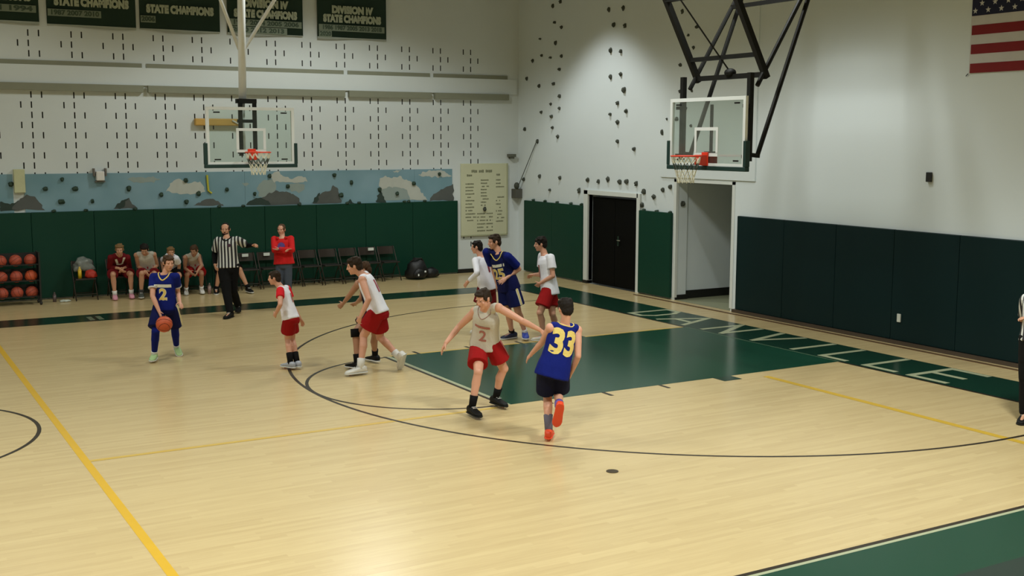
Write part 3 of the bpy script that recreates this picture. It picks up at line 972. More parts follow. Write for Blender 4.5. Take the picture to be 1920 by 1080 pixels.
tag(Geo().tube([(-6.284, -4.869, 0.0), (-6.284, -4.869, .006)], .062, 20).obj('floor_plate', mat('plate_brown', (70, 58, 40), .4, metal=.3), loc=(-6.284, -4.869, 0)), 'round dark metal cover plate set in the bare wood floor', 'floor plate')

# ================================================================== basketballs and rack
M_BALL = mat('ball_orange', (196, 84, 44), .55, var=.06, bump=.15, bscale=220)
M_BALLR = mat('ball_rack_brown', (168, 72, 48), .6, var=.1, bump=.15, bscale=220)
M_SEAM = mat('ball_seam', (36, 26, 22), .7)
def ball(c, r, m, label, group=None, rot=0.3):
    bm = bmesh.new()
    bmesh.ops.create_uvsphere(bm, u_segments=24, v_segments=16, radius=r)
    me = bpy.data.meshes.new('basketball')
    bm.to_mesh(me)
    bm.free()
    me.polygons.foreach_set('use_smooth', [True] * len(me.polygons))
    me.materials.append(m)
    o = bpy.data.objects.new('basketball', me)
    COL.objects.link(o)
    o.location = c
    tag(o, label, 'basketball', group)
    g = Geo()
    rot_m = Matrix.Rotation(rot, 3, 'X') @ Matrix.Rotation(rot * 1.7, 3, 'Z')
    def loop(fn):
        pts = [Vector(c) + rot_m @ Vector(fn(2 * PI * k / 28)) * r * 1.001 for k in range(29)]
        g.tube(pts, r * .022, 5)
    loop(lambda a: (math.cos(a), math.sin(a), 0))
    loop(lambda a: (0, math.cos(a), math.sin(a)))
    for s in (-1, 1):
        loop(lambda a, s=s: Vector((s * (.62 + .18 * math.cos(2 * a)), .72 * math.cos(a), .72 * math.sin(a))).normalized())
    g.obj('seam', M_SEAM, o)
    return o
t = thing('ball_rack', 'black three shelf ball rack against the green pads at far left', 'ball rack', (-10.0, 10.45, 0))
M_RACK = mat('rack_black', (26, 26, 24), .5)
RX0, RX1, RY = -10.36, -9.50, 10.45
for x in (RX0, RX1):
    for y in (RY - .17, RY + .17):
        Geo().bar((x, y, .06), (x, y, 1.06), .03, .03).obj('post', M_RACK, t)
        Geo().ell((x, y, .035), [Vector((.03, 0, 0)), Vector((0, .03, 0)), Vector((0, 0, .033))], 10, 6).obj('caster', M_RACK, t)
for z in (.17, .49, .81):
    g = Geo()
    for y in (RY - .10, RY + .10):
        g.bar((RX0, y, z), (RX1, y, z), .022, .022)
    g.obj('shelf_rail', M_RACK, t)
    Geo().box(RX0, RY + .16, z - .02, RX1, RY + .175, z + .22).obj('back_panel', M_RACK, t)
for x in (RX0, RX1):
    Geo().box(x - .006, RY - .17, .15, x + .006, RY + .17, 1.04).obj('side_panel', M_RACK, t)
for r, (z, nm) in enumerate(((.17, 'bottom'), (.49, 'middle'), (.81, 'top'))):
    for k, (x, pn) in enumerate(((-10.19, 'leftmost'), (-9.915, 'middle'), (-9.64, 'rightmost'))):
        ball((x, RY, z + .082), .119, M_BALLR if (r, k) != (1, 2) else M_BALL, '%s orange basketball on the %s shelf of the black rack' % (pn, nm), 'basketballs on the rack', .3 + r + 2 * k)
GB = CAM_POS + (CAM_F + CAM_R * ((307.8 - 960) / FPX) - CAM_U * ((607.8 - 540) / FPX)) * 16.78
ball(GB, .119, M_BALL, 'orange game basketball under the hand of the dribbling boy in blue', None, .8)

# ================================================================== folding chairs
M_CHAIR = mat('chair_brown_steel', (48, 38, 30), .45, metal=.2)
M_CSEAT = mat('chair_seat_dark', (34, 30, 26), .5)
def folding_chair():
    t = thing('folding_chair', '', 'chair', (0, 0, 0), 'folding chairs along the far wall')
    # faces -y, seat centre at origin
    for s in (-1, 1):
        x = .21 * s
        Geo().tube([(x, -.24, .012), (x, .02, .44), (x, .20, .76), (x * .93, .215, .79)], .0125, 8).obj('front_leg', M_CHAIR, t, smooth=True)
        Geo().tube([(x * .9, .24, .012), (x * .9, .10, .27), (x * .9, -.10, .44)], .0115, 8).obj('rear_leg', M_CHAIR, t, smooth=True)
    Geo().box(-.20, -.20, .425, .20, .17, .455).obj('seat', M_CSEAT, t, bevel=.008)
    g = Geo()
    n = 8
    for i in range(n):
        a0, a1 = -1 + 2 * i / n, -1 + 2 * (i + 1) / n
        ya, yb = .20 + .03 * (1 - a0 * a0), .20 + .03 * (1 - a1 * a1)
        g.add([(a * .205, y + dy + (z - .62) * .45 * .4, z) for a, y in ((a0, ya), (a1, yb)) for dy in (0, .012) for z in (.60, .78)],
              [(0, 1, 5, 4), (2, 6, 7, 3), (1, 3, 7, 5), (0, 4, 6, 2), (0, 2, 3, 1), (4, 5, 7, 6)])
    g.obj('backrest', M_CHAIR, t)
    Geo().tube([(-.205, -.17, .13), (.205, -.17, .13)], .009, 6).obj('crossbar', M_CHAIR, t)
    Geo().tube([(-.19, .18, .12), (.19, .18, .12)], .009, 6).obj('crossbar', M_CHAIR, t)
    return t
CH0 = folding_chair()
CHAIRS = [(-8.60, 10.66, 'folding chair at far left holding the clear bag and yellow bottle'),
          (-7.91, 10.72, 'folding chair under the seated boy in the maroon warm-up top'),
          (-7.33, 10.61, 'folding chair under the second seated boy in a pale tank top'),
          (-6.85, 10.62, 'folding chair under the seated boy hidden behind the dribbler'),
          (-6.33, 10.67, 'folding chair under the seated boy with white shoes'),
          (-5.69, 10.61, 'folding chair under the seated boy hidden behind the referee'),
          (-5.17, 10.66, 'empty brown folding chair just right of the referee with a white sticker'),
          (-4.68, 10.66, 'empty brown folding chair left of the coach in the red hoodie'),
          (-4.20, 10.66, 'empty brown folding chair directly behind the coach in the red hoodie'),
          (-3.73, 10.66, 'empty brown folding chair just right of the coach in the red hoodie'),
          (-3.24, 10.66, 'empty brown folding chair second right of the coach'),
          (-2.75, 10.66, 'empty brown folding chair behind the head of white player number ten'),
          (-2.26, 10.66, 'empty brown folding chair next to last at the right end of the row'),
          (-1.78, 10.66, 'empty brown folding chair at the right end of the row by the black bag')]
M_STICK = mat('sticker_white', (220, 224, 216), .6)
for i, (x, y, lab) in enumerate(CHAIRS):
    o = CH0 if i == 0 else dup(CH0, (x - CHAIRS[0][0], y - CHAIRS[0][1], 0))
    if i == 0:
        o.location = (x, y, 0)
    o['label'] = lab
    if i in (6, 7, 12):
        Geo().box(x - .06 + (.1 if i == 12 else 0), y + .185, .70, x + .08 + (.1 if i == 12 else 0), y + .205, .765).obj('sticker', M_STICK, o)

# things on and under the chairs
cx, cy = CHAIRS[0][0], CHAIRS[0][1]
def squash(bm_c, ax, seed, amp, name, m, label, cat):
    bm = bmesh.new()
    bmesh.ops.create_icosphere(bm, subdivisions=3, radius=1)
    for v in bm.verts:
        k = 1 + amp * noise.noise(v.co * 2.2 + Vector((seed, 0, 0)))
        v.co = Vector((v.co.x * ax[0] * k, v.co.y * ax[1] * k, max(-.55 * ax[2], v.co.z * ax[2] * k)))
    me = bpy.data.meshes.new(name)
    bm.to_mesh(me)
    bm.free()
    me.polygons.foreach_set('use_smooth', [True] * len(me.polygons))
    me.materials.append(m)
    o = bpy.data.objects.new(name, me)
    COL.objects.link(o)
    o.location = bm_c
    return tag(o, label, cat) if label else o
squash((cx + .0, cy + .05, .68), (.20, .10, .17), 2, .5, 'plastic_bag', mat('bag_clear_grey', (120, 124, 118), .3, var=.3, scale=9), 'crumpled clear plastic bag on the far left folding chair', 'bag')
squash((cx + .12, cy - .08, .515), (.12, .11, .105), 5, .25, 'duffel_pouch', mat('pouch_red', (176, 44, 26), .6), 'small red pouch on the far left folding chair', 'pouch')
def bottle(p, h, r, m, mc, label):
    t = thing('bottle', label, 'bottle', p)
    x, y, z = p
    Geo().tube([(x, y, z), (x, y, z + h * .72)], r, 12).obj('body', m, t, smooth=True)
    Geo().tube([(x, y, z + h * .72), (x, y, z + h * .86)], r, 12, r1=r * .55).tube([(x, y, z + h * .86), (x, y, z + h)], r * .5, 10).obj('cap', mc, t, smooth=True)
    return t
bottle((cx - .10, cy - .10, .455), .24, .036, mat('bottle_yellow', (216, 176, 30), .4), mat('cap_yellow', (226, 196, 90), .4), 'yellow drink bottle standing on the far left folding chair')
bottle((-6.13, 10.28, 0), .235, .036, mat('bottle_pink', (150, 122, 114), .35), mat('cap_grey', (120, 104, 98), .4), 'pinkish drink bottle on the floor left of the referee')
bottle((-9.20, 10.6, 0), .2, .035, mat('bottle_mauve', (92, 78, 76), .35), mat('cap_mauve', (80, 68, 66), .4), 'dull mauve drink bottle on the floor right of the ball rack')
squash((-9.02, 10.5, .02), (.10, .05, .028), 7, .5, 'towel', mat('towel_white', (190, 196, 184), .9), 'small white towel dropped on the floor right of the ball rack', 'towel')
t = thing('backpack', 'black backpack slumped on the floor at the right end of the chair row', 'bag', (-1.12, 10.5, 0))
o = squash((-1.12, 10.52, .19), (.27, .20, .30), 9, .25, 'body', mat('bag_black', (16, 16, 18), .5, bump=.2, bscale=30), '', '')
o.parent = t
o.location = o.location - t.location
o = squash((-1.14, 10.34, .13), (.15, .07, .14), 12, .2, 'pocket', MATS['bag_black'], '', '')
o.parent = t
o.location = o.location - t.location
Geo().box(-1.04, 10.262, .18, -1.00, 10.27, .22).box(-1.21, 10.262, .10, -1.18, 10.27, .15).obj('buckle', M_BBFRAME, t)
Geo().tube([(-1.3, 10.5, .42), (-1.2, 10.42, .50), (-1.05, 10.42, .50), (-.95, 10.5, .42)], .016, 6).obj('strap', MATS['bag_black'], t)
squash((-.70, 10.62, .10), (.20, .14, .15), 15, .3, 'gym_bag', MATS['bag_black'], 'low black gym bag lying right of the black backpack', 'bag')

# ================================================================== people
POSE_DATA = (
    'P1:-8.724,3.225,0.811 -8.715,3.232,1.305 -8.673,3.178,1.466 -8.585,3.121,1.264 -8.868,3.309,1.254 -8.529,3.258,1.006 -8.920,3.178,0.990 -8.558,3.037,0.889 -8.859,3.042,0.765 -8.652,3.184,0.804 -8.795,3.267,0.817 -8.569,3.355,0.452 -8.912,3.102,0.473 -8.499,3.578,0.122 -8.907,3.263,0.103 -8.495,3.413,0.011 -8.977,3.102,0.011 -8.559,2.922,0.842 -8.852,2.955,0.670;'
    'P2:-7.338,1.667,0.743 -7.412,1.811,1.181 -7.494,1.853,1.314 -7.476,1.667,1.156 -7.289,1.909,1.136 -7.542,1.488,0.976 -7.227,1.864,0.881 -7.559,1.645,0.822 -7.115,1.849,0.683 -7.374,1.601,0.744 -7.302,1.732,0.748 -7.342,1.779,0.435 -7.261,1.835,0.408 -7.364,1.622,0.101 -7.265,1.626,0.105 -7.419,1.749,-0.001 -7.296,1.755,-0.004 -7.553,1.744,0.770 -7.061,1.910,0.605;'
    'P3:-6.351,0.806,0.869 -6.481,0.963,1.391 -6.612,0.998,1.523 -6.577,0.807,1.343 -6.392,1.130,1.363 -6.564,0.613,1.094 -6.231,1.040,1.101 -6.682,0.642,0.847 -6.273,1.013,0.832 -6.389,0.728,0.897 -6.311,0.883,0.844 -6.530,0.902,0.531 -6.210,1.061,0.463 -6.629,0.795,0.110 -6.035,0.765,0.195 -6.826,0.784,0.004 -5.995,0.856,0.011 -6.694,0.725,0.741 -6.286,0.987,0.700;'
    'P4:-6.255,1.190,0.804 -6.327,1.237,1.306 -6.304,1.378,1.414 -6.492,1.154,1.249 -6.266,1.411,1.271 -6.513,1.398,1.071 -6.318,1.471,0.980 -6.549,1.598,0.912 -6.292,1.712,0.890 -6.279,1.108,0.806 -6.231,1.271,0.800 -6.180,1.304,0.461 -6.533,1.201,0.531 -6.102,1.500,0.105 -6.549,1.115,0.108 -6.142,1.674,0.018 -6.620,1.268,0.006 -6.583,1.699,0.842 -6.285,1.834,0.854;'
    'P5:-6.125,-1.936,0.823 -6.217,-2.125,1.284 -6.294,-2.206,1.425 -6.132,-2.279,1.316 -6.282,-1.963,1.240 -5.901,-2.422,1.164 -6.401,-1.772,1.032 -5.673,-2.461,1.041 -6.598,-1.825,0.869 -6.079,-1.996,0.865 -6.173,-1.872,0.791 -5.893,-1.987,0.503 -6.337,-2.148,0.535 -5.921,-1.839,0.113 -6.420,-2.146,0.112 -5.899,-2.017,0.009 -6.427,-2.329,0.021 -5.564,-2.426,0.982 -6.650,-1.788,0.757;'
    'P6:-6.149,-3.537,0.806 -6.011,-3.549,1.287 -6.009,-3.557,1.460 -6.184,-3.521,1.256 -5.854,-3.561,1.209 -6.151,-3.305,1.062 -5.909,-3.659,0.940 -6.168,-3.112,0.907 -5.905,-3.521,0.732 -6.226,-3.510,0.802 -6.071,-3.564,0.809 -6.111,-3.357,0.458 -5.986,-3.382,0.470 -6.193,-3.518,0.105 -6.186,-3.721,0.412 -6.094,-3.383,0.014 -6.194,-3.679,0.219 -6.197,-3.031,0.819 -5.924,-3.447,0.636;'
    'P7:-3.482,2.812,0.828 -3.542,2.899,1.329 -3.597,2.943,1.492 -3.692,2.828,1.279 -3.370,2.912,1.296 -3.771,2.620,1.095 -3.296,2.911,1.017 -3.846,2.795,0.938 -3.377,2.983,0.796 -3.557,2.783,0.819 -3.407,2.841,0.813 -3.618,2.852,0.432 -3.420,2.835,0.416 -3.492,3.032,0.102 -3.280,2.994,0.085 -3.666,2.998,0.030 -3.464,2.998,0.030 -3.876,2.878,0.855 -3.374,2.968,0.676;'
    'P8:-3.415,2.219,0.928 -3.580,2.245,1.454 -3.624,2.291,1.635 -3.508,2.067,1.410 -3.723,2.377,1.464 -3.281,2.083,1.192 -3.555,2.473,1.204 -3.533,2.061,1.059 -3.505,2.432,0.936 -3.402,2.128,0.927 -3.427,2.308,0.921 -3.310,2.065,0.502 -3.416,2.205,0.494 -3.115,2.160,0.116 -3.274,2.319,0.091 -3.201,1.988,0.019 -3.476,2.281,0.028 -3.654,2.030,1.004 -3.492,2.413,0.801;'
    'P9:-2.816,1.888,0.855 -2.842,1.986,1.411 -2.895,2.037,1.588 -2.843,1.804,1.381 -2.791,2.160,1.377 -2.853,1.716,1.089 -2.810,2.158,1.066 -3.013,1.864,0.963 -2.795,2.420,1.034 -2.868,1.817,0.859 -2.766,1.957,0.840 -3.064,1.774,0.489 -2.804,1.803,0.448 -2.970,1.809,0.081 -2.631,1.902,0.078 -3.065,1.984,0.030 -2.808,1.994,0.030 -3.011,1.974,0.895 -2.795,2.549,1.012;'
    'P10:-6.599,7.215,0.901 -6.599,7.254,1.450 -6.589,7.372,1.600 -6.438,7.151,1.412 -6.736,7.376,1.395 -6.201,7.331,1.282 -6.760,7.548,1.122 -6.151,7.060,1.306 -6.818,7.342,0.947 -6.510,7.198,0.908 -6.686,7.230,0.876 -6.534,7.231,0.468 -6.695,7.052,0.469 -6.363,7.437,0.114 -6.701,6.842,0.082 -6.432,7.251,0.032 -6.839,6.687,0.026 -6.127,6.928,1.331 -6.825,7.229,0.870;'
    'P11:-5.402,7.547,0.883 -5.408,7.595,1.374 -5.399,7.656,1.531 -5.259,7.521,1.352 -5.533,7.702,1.341 -5.307,7.317,1.161 -5.605,7.500,1.152 -5.555,7.305,1.187 -5.465,7.300,1.130 -5.337,7.501,0.874 -5.467,7.592,0.874 -5.346,7.479,0.485 -5.478,7.574,0.485 -5.338,7.482,0.090 -5.471,7.579,0.090 -5.378,7.308,0.030 -5.554,7.420,0.030 -5.646,7.369,1.173 -5.378,7.248,1.192;'
    'P12:-0.761,-5.634,0.972 -0.725,-5.581,1.513 -0.737,-5.561,1.703 -0.712,-5.776,1.495 -0.696,-5.411,1.424 -0.675,-5.849,1.181 -0.582,-5.324,1.133 -0.738,-5.867,0.912 -0.818,-5.454,1.196 -0.729,-5.719,0.973 -0.794,-5.549,0.966 -0.752,-5.728,0.536 -0.840,-5.579,0.531 -0.740,-5.725,0.092 -0.851,-5.598,0.087 -0.931,-5.800,0.030 -1.041,-5.681,0.034 -0.787,-5.868,0.785 -0.932,-5.519,1.238;'
    'S1:-7.906,10.745,0.551 -7.946,10.397,0.919 -7.958,10.261,1.037 -7.775,10.420,0.852 -8.118,10.344,0.876 -7.702,10.623,0.637 -8.111,10.555,0.655 -7.857,10.412,0.640 -7.969,10.335,0.647 -7.821,10.738,0.551 -7.992,10.751,0.551 -7.738,10.336,0.510 -8.089,10.352,0.513 -7.724,10.419,0.100 -8.062,10.387,0.097 -7.748,10.236,0.014 -8.093,10.202,0.015 -7.933,10.339,0.565 -7.891,10.267,0.570;'
    'S2:-7.333,10.548,0.513 -7.436,10.300,0.938 -7.485,10.150,1.024 -7.259,10.322,0.899 -7.606,10.347,0.900 -7.166,10.473,0.649 -7.541,10.491,0.636 -7.330,10.282,0.576 -7.467,10.249,0.578 -7.249,10.530,0.513 -7.417,10.564,0.513 -7.306,10.121,0.514 -7.553,10.175,0.529 -7.310,10.086,0.091 -7.560,10.252,0.115 -7.303,9.892,0.030 -7.599,10.076,0.019 -7.369,10.214,0.473 -7.422,10.177,0.481;'
    'S3:-6.846,10.559,0.551 -6.931,10.207,0.854 -6.970,10.078,0.954 -6.872,10.049,0.824 -7.021,10.338,0.788 -6.760,10.254,0.662 -7.028,10.618,0.736 -6.769,10.338,0.434 -7.052,10.479,0.538 -6.771,10.531,0.551 -6.922,10.586,0.551 -6.787,10.164,0.442 -6.930,10.217,0.444 -6.929,10.178,0.080 -7.064,10.242,0.080 -6.927,9.996,0.030 -7.142,10.077,0.030 -6.735,10.429,0.364 -7.042,10.479,0.419;'
    'S4:-6.334,10.612,0.541 -6.464,10.282,0.860 -6.461,10.146,0.961 -6.318,10.366,0.817 -6.626,10.242,0.816 -6.320,10.151,0.626 -6.613,10.378,0.562 -6.450,9.956,0.552 -6.585,10.135,0.533 -6.254,10.606,0.544 -6.415,10.619,0.538 -6.304,10.234,0.446 -6.598,10.290,0.436 -6.265,10.416,0.097 -6.582,10.465,0.085 -6.288,10.239,0.027 -6.621,10.289,0.018 -6.506,9.909,0.454 -6.535,10.052,0.460;'
    'S5:-5.690,10.551,0.540 -5.741,10.183,0.894 -5.763,10.056,1.023 -5.631,10.041,0.837 -5.846,10.322,0.823 -5.543,10.215,0.596 -5.895,10.616,0.739 -5.636,10.357,0.394 -5.915,10.466,0.522 -5.608,10.522,0.540 -5.772,10.579,0.540 -5.508,10.119,0.503 -5.923,10.193,0.491 -5.360,10.039,0.102 -5.991,10.279,0.083 -5.345,9.852,0.016 -6.037,10.086,0.030 -5.607,10.456,0.314 -5.901,10.468,0.393')
JN = ['pel', 'nk', 'hd', 'lsh', 'rsh', 'lel', 'rel', 'lwr', 'rwr', 'lhp', 'rhp', 'lkn', 'rkn', 'lan', 'ran', 'ltoe', 'rtoe', 'lhd', 'rhd']
POSES = {}
for part in POSE_DATA.split(';'):
    nm, vals = part.split(':')
    POSES[nm] = {j: Vector(tuple(float(a) for a in s.split(','))) for j, s in zip(JN, vals.split(' '))}

def remeshed(geo, name, m, parent, voxel, smooth=3, ruffle=0.0, rscale=9.0, seed=0, stretch=None, factor=.5):
    o = geo.obj(name, m, parent)
    md = o.modifiers.new('r', 'REMESH')
    md.mode = 'VOXEL'
    md.voxel_size = voxel
    md.use_smooth_shade = True
    if smooth:
        ms = o.modifiers.new('s', 'SMOOTH')
        ms.iterations = smooth
        ms.factor = factor
    par = o.parent
    o.parent = None
    COL.objects.unlink(o)
    me = evaluated_mesh(o)
    COL.objects.link(o)
    o.parent = par
    old = o.data
    o.modifiers.clear()
    o.data = me
    me.name = name
    bpy.data.meshes.remove(old)
    if ruffle:
        sv = Vector((seed * 7.3, seed * 1.7, 0))
        st = Vector(stretch) if stretch is not None else Vector((1, 1, .45))
        n = len(me.vertices)
        co, no = [0.0] * (3 * n), [0.0] * (3 * n)
        me.vertices.foreach_get('co', co)
        me.vertex_normals.foreach_get('vector', no)
        for i in range(0, 3 * n, 3):
            q = Vector((co[i] * st.x, co[i + 1] * st.y, co[i + 2] * st.z)) * rscale + sv
            d = (noise.noise(q) + .5 * noise.noise(q * 2.1)) * ruffle
            for k in (0, 1, 2):
                co[i + k] += no[i + k] * d
        me.vertices.foreach_set('co', co)
        me.update()
    me.polygons.foreach_set('use_smooth', [True] * len(me.polygons))
    return o

def ring(c, X, Y, a, b, n=16, flat=1.0):
    return [c + X * (a * math.cos(2 * PI * k / n)) + Y * (b * math.sin(2 * PI * k / n)) for k in range(n)]

class Body:
    def __init__(self, key, H, yaw, look, pitch=0, roll=0, label='', skin=(196, 146, 120), base=None):
        J = self.J = POSES[key]
        self.H = H
        zmin = 0
        c = (J['lan'] + J['ran']) / 2
        self.t = thing('person', label, 'person', (round(c.x, 3), round(c.y, 3), 0))
        self.skin = mat('skin_%d_%d' % (skin[0], skin[1]), skin, .5, var=.05, scale=9)
        f = Vector((math.cos(R_(yaw)), math.sin(R_(yaw)), 0))
        up = (J['nk'] - J['pel']).normalized()
        hl = (J['lhp'] - J['rhp']).normalized()
        sl = (J['lsh'] - J['rsh']).normalized()
        self.f, self.up, self.hl, self.sl = f, up, hl, sl
        F = Vector((math.cos(R_(look)) * math.cos(R_(pitch)), math.sin(R_(look)) * math.cos(R_(pitch)), math.sin(R_(pitch))))
        L = Vector((-math.sin(R_(look)), math.cos(R_(look)), 0))
        U = F.cross(L)
        if roll:
            q = Matrix.Rotation(R_(roll), 3, F)
            L, U = q @ L, q @ U
        self.F, self.L, self.U = F, L, U
    def frame(self, t):
        """torso frame at t (0 pelvis .. 1 neck base): centre, left axis, front axis"""
        J = self.J
        c = J['pel'].lerp(J['nk'], t)
        k = min(1, max(0, (t - .1) / .7))
        l = (self.hl * (1 - k) + self.sl * k)
        l = (l - self.up * l.dot(self.up)).normalized()
        fr = l.cross(self.up)
        # a bent spine bulges backwards a little
        bend = max(0, -self.up.dot(Vector((0, 0, 1))) + 1) * .10 * self.H
        c = c - fr * (bend * math.sin(PI * min(1, max(0, t))))
        return c, l, fr
    def torso(self, g, table, n=18):
        rs = []
        for t, a, b, o in table:
            c, l, fr = self.frame(t)
            rs.append(ring(c + fr * (o * self.H), l, fr, a * self.H, b * self.H, n))
        g.loft(rs)
    # -------------------------------------------------------------- skin
    def build_skin(self, voxel=.0085, fist=()):
        J, H, g = self.J, self.H, Geo()
        self.torso(g, [(-.22, .05, .045, 0), (-.12, .078, .052, 0), (0, .084, .056, .002), (.15, .082, .055, 0), (.35, .079, .053, .002), (.55, .085, .058, .004), (.72, .096, .062, .004),
                       (.86, .09, .055, 0), (.95, .06, .044, -.002), (1.02, .036, .036, .002)])
        F, L, U, hd = self.F, self.L, self.U, J['hd']
        g.cap(J['nk'] - self.up * (.02 * H), hd - U * (.035 * H) - F * (.012 * H), .037 * H, .033 * H)
        for s in (-1, 1):
            g.cap(J['nk'] - self.up * (.012 * H), (J['lsh'] if s > 0 else J['rsh']) + Vector((0, 0, .004 * H)), .030 * H, .026 * H)
        # head
        g.ell(hd + U * (.016 * H) - F * (.004 * H), [L * (.0445 * H), F * (.0545 * H), U * (.0500 * H)])
        g.ell(hd - U * (.020 * H) + F * (.014 * H), [L * (.0360 * H), F * (.0385 * H), U * (.0450 * H)])
        g.ell(hd - U * (.052 * H) + F * (.036 * H), [L * (.0170 * H), F * (.0130 * H), U * (.0120 * H)])
        g.cap(hd + U * (.010 * H) + F * (.050 * H), hd - U * (.012 * H) + F * (.060 * H), .0055 * H, .0085 * H, 8)
        g.ell(hd - U * (.014 * H) + F * (.055 * H), [L * (.0105 * H), F * (.008 * H), U * (.006 * H)])
        for s in (-1, 1):
            g.ell(hd + U * (.0155 * H) + F * (.0475 * H) + L * (s * .018 * H), [L * (.014 * H), F * (.006 * H), U * (.0045 * H)])
            g.ell(hd - U * (.012 * H) + F * (.036 * H) + L * (s * .024 * H), [L * (.012 * H), F * (.012 * H), U * (.014 * H)])
            g.ell(hd - U * (.002 * H) - F * (.002 * H) + L * (s * .0455 * H), [L * (.006 * H), F * (.0115 * H), U * (.0175 * H)])
        g.ell(hd - U * (.0325 * H) + F * (.0500 * H), [L * (.0145 * H), F * (.0055 * H), U * (.0055 * H)])
        for s, q in ((1, 'l'), (-1, 'r')):
            sh, el, wr, ht = J[q + 'sh'], J[q + 'el'], J[q + 'wr'], J[q + 'hd']
            g.ell(sh, [Vector((.034 * H, 0, 0)), Vector((0, .034 * H, 0)), Vector((0, 0, .033 * H))])
            g.cap(sh, sh.lerp(el, .45), .0305 * H, .0295 * H)
            g.cap(sh.lerp(el, .45), el, .0295 * H, .0235 * H)
            g.cap(el, el.lerp(wr, .35), .0235 * H, .0240 * H)
            g.cap(el.lerp(wr, .35), wr, .0240 * H, .0155 * H)
            self.hand(g, s, wr, ht, el, q in fist)
            hp, kn, an, to = J[q + 'hp'], J[q + 'kn'], J[q + 'an'], J[q + 'toe']
            g.ell(hp - self.f * (.010 * H) - self.up * (.020 * H), [self.hl * (.036 * H), self.f * (.034 * H), self.up * (.038 * H)])
            g.cap(hp, hp.lerp(kn, .5), .0450 * H, .0450 * H)
            g.cap(hp.lerp(kn, .5), kn, .0450 * H, .0335 * H)
            sf = (kn - (hp + an) / 2)
            sf = sf.normalized() if sf.length > .01 else self.f
            back = -sf * (.010 * H)
            g.ell(kn + sf * (.006 * H), [Vector((.029 * H, 0, 0)), Vector((0, .029 * H, 0)), Vector((0, 0, .032 * H))])
            g.cap(kn, kn.lerp(an, .30) + back, .0310 * H, .0345 * H)
            g.cap(kn.lerp(an, .30) + back, kn.lerp(an, .62) + back * .5, .0345 * H, .0265 * H)
            g.cap(kn.lerp(an, .62) + back * .5, an, .0265 * H, .0205 * H)
            g.cap(an, an.lerp(to, .8), .0190 * H, .0130 * H)
        self.body = remeshed(g, 'body', self.skin, self.t, voxel, 3, factor=.45)
        return self
    def hand(self, g, s, wr, ht, el, fist):
        H = self.H
        d = (ht - wr).normalized()
        fa = (wr - el).normalized()
        # thumb side: forward / inward, square to the hand
        th = self.f * .8 - self.sl * (s * .35) + Vector((0, 0, .35))
        th = th - d * th.dot(d)
        th.normalize()
        pn = th.cross(d) * s            # palm normal
        if pn.dot(-self.sl * s) < 0:
            pn = -pn
        c0, c1 = wr + d * (.004 * H), wr + d * (.056 * H)
        rs = []
        for k, (u, a, b) in enumerate(((0, .0140, .0120), (.3, .0195, .0115), (.75, .0235, .0105), (1.0, .0225, .0090))):
            c = c0.lerp(c1, u)
            rs.append(ring(c, th, pn, a * H, b * H, 12))
        g.loft(rs)
        g.cap(wr - fa * (.01 * H), wr + d * (.012 * H), .0155 * H, .0140 * H)
        curl = 1.25 if fist else .42
        for k, ln in enumerate((.044, .049, .046, .036)):
            o = (.75 - .5 * k)
            b = c1 + th * (o * .0225 * H) - d * (.004 * H + (.005 * H if k == 3 else 0))
            sp = th * (o * .16)
            d1 = (d + sp + pn * math.tan(curl * .45)).normalized()
            p1 = b + d1 * (ln * .52 * H)
            d2 = (d1 * math.cos(curl) + pn * math.sin(curl)).normalized()
            p2 = p1 + d2 * (ln * .30 * H)
            d3 = (d2 * math.cos(curl * .8) + pn * math.sin(curl * .8)).normalized()
            p3 = p2 + d3 * (ln * .18 * H)
            g.cap(b, p1, .0056 * H, .0051 * H, 8)
            g.cap(p1, p2, .0051 * H, .0047 * H, 8)
            g.cap(p2, p3, .0047 * H, .0042 * H, 8)
        tb = wr + d * (.014 * H) + th * (.014 * H) + pn * (.004 * H)
        t1 = tb + (d * .62 + th * .70 + pn * .35).normalized() * (.026 * H)
        t2 = t1 + (d * .86 + th * .30 + pn * .40).normalized() * (.024 * H)
        g.cap(tb, t1, .0085 * H, .0062 * H, 8)
        g.cap(t1, t2, .0062 * H, .0048 * H, 8)
    def face(self, hair_rgb, brows=True):
        H, F, L, U, hd = self.H, self.F, self.L, self.U, self.J['hd']
        mw = mat('eye_white', (186, 176, 168), .3)
        mp = mat('eye_dark', (40, 30, 26), .2)
        for s in (-1, 1):
            c = hd + U * (.0045 * H) + F * (.0450 * H) + L * (s * .0175 * H)
            e = Geo().ell(c, [L * (.0068 * H), F * (.0036 * H), U * (.0026 * H)], 10, 6).obj('eye', mw, self.t, smooth=True)
            Geo().ell(c + F * (.0026 * H), [L * (.0029 * H), F * (.0020 * H), U * (.0030 * H)], 8, 6).obj('pupil', mp, e, smooth=True)
            if brows:
                b = hd + U * (.0160 * H)
                Geo().cap(b + F * (.0515 * H) + L * (s * .0085 * H), b + F * (.0435 * H) + L * (s * .0280 * H), .0019 * H, .0014 * H, 6).obj('eyebrow', mat('hair_%d_%d' % hair_rgb[:2], hair_rgb, .7, spec=.2), self.t, smooth=True)
        c = hd - U * (.0330 * H) + F * (.0535 * H)
        Geo().ell(c, [L * (.0125 * H), F * (.0035 * H), U * (.0036 * H)], 10, 6).obj('mouth', mat('lip', (150, 84, 76), .5), self.t, smooth=True)
        return self
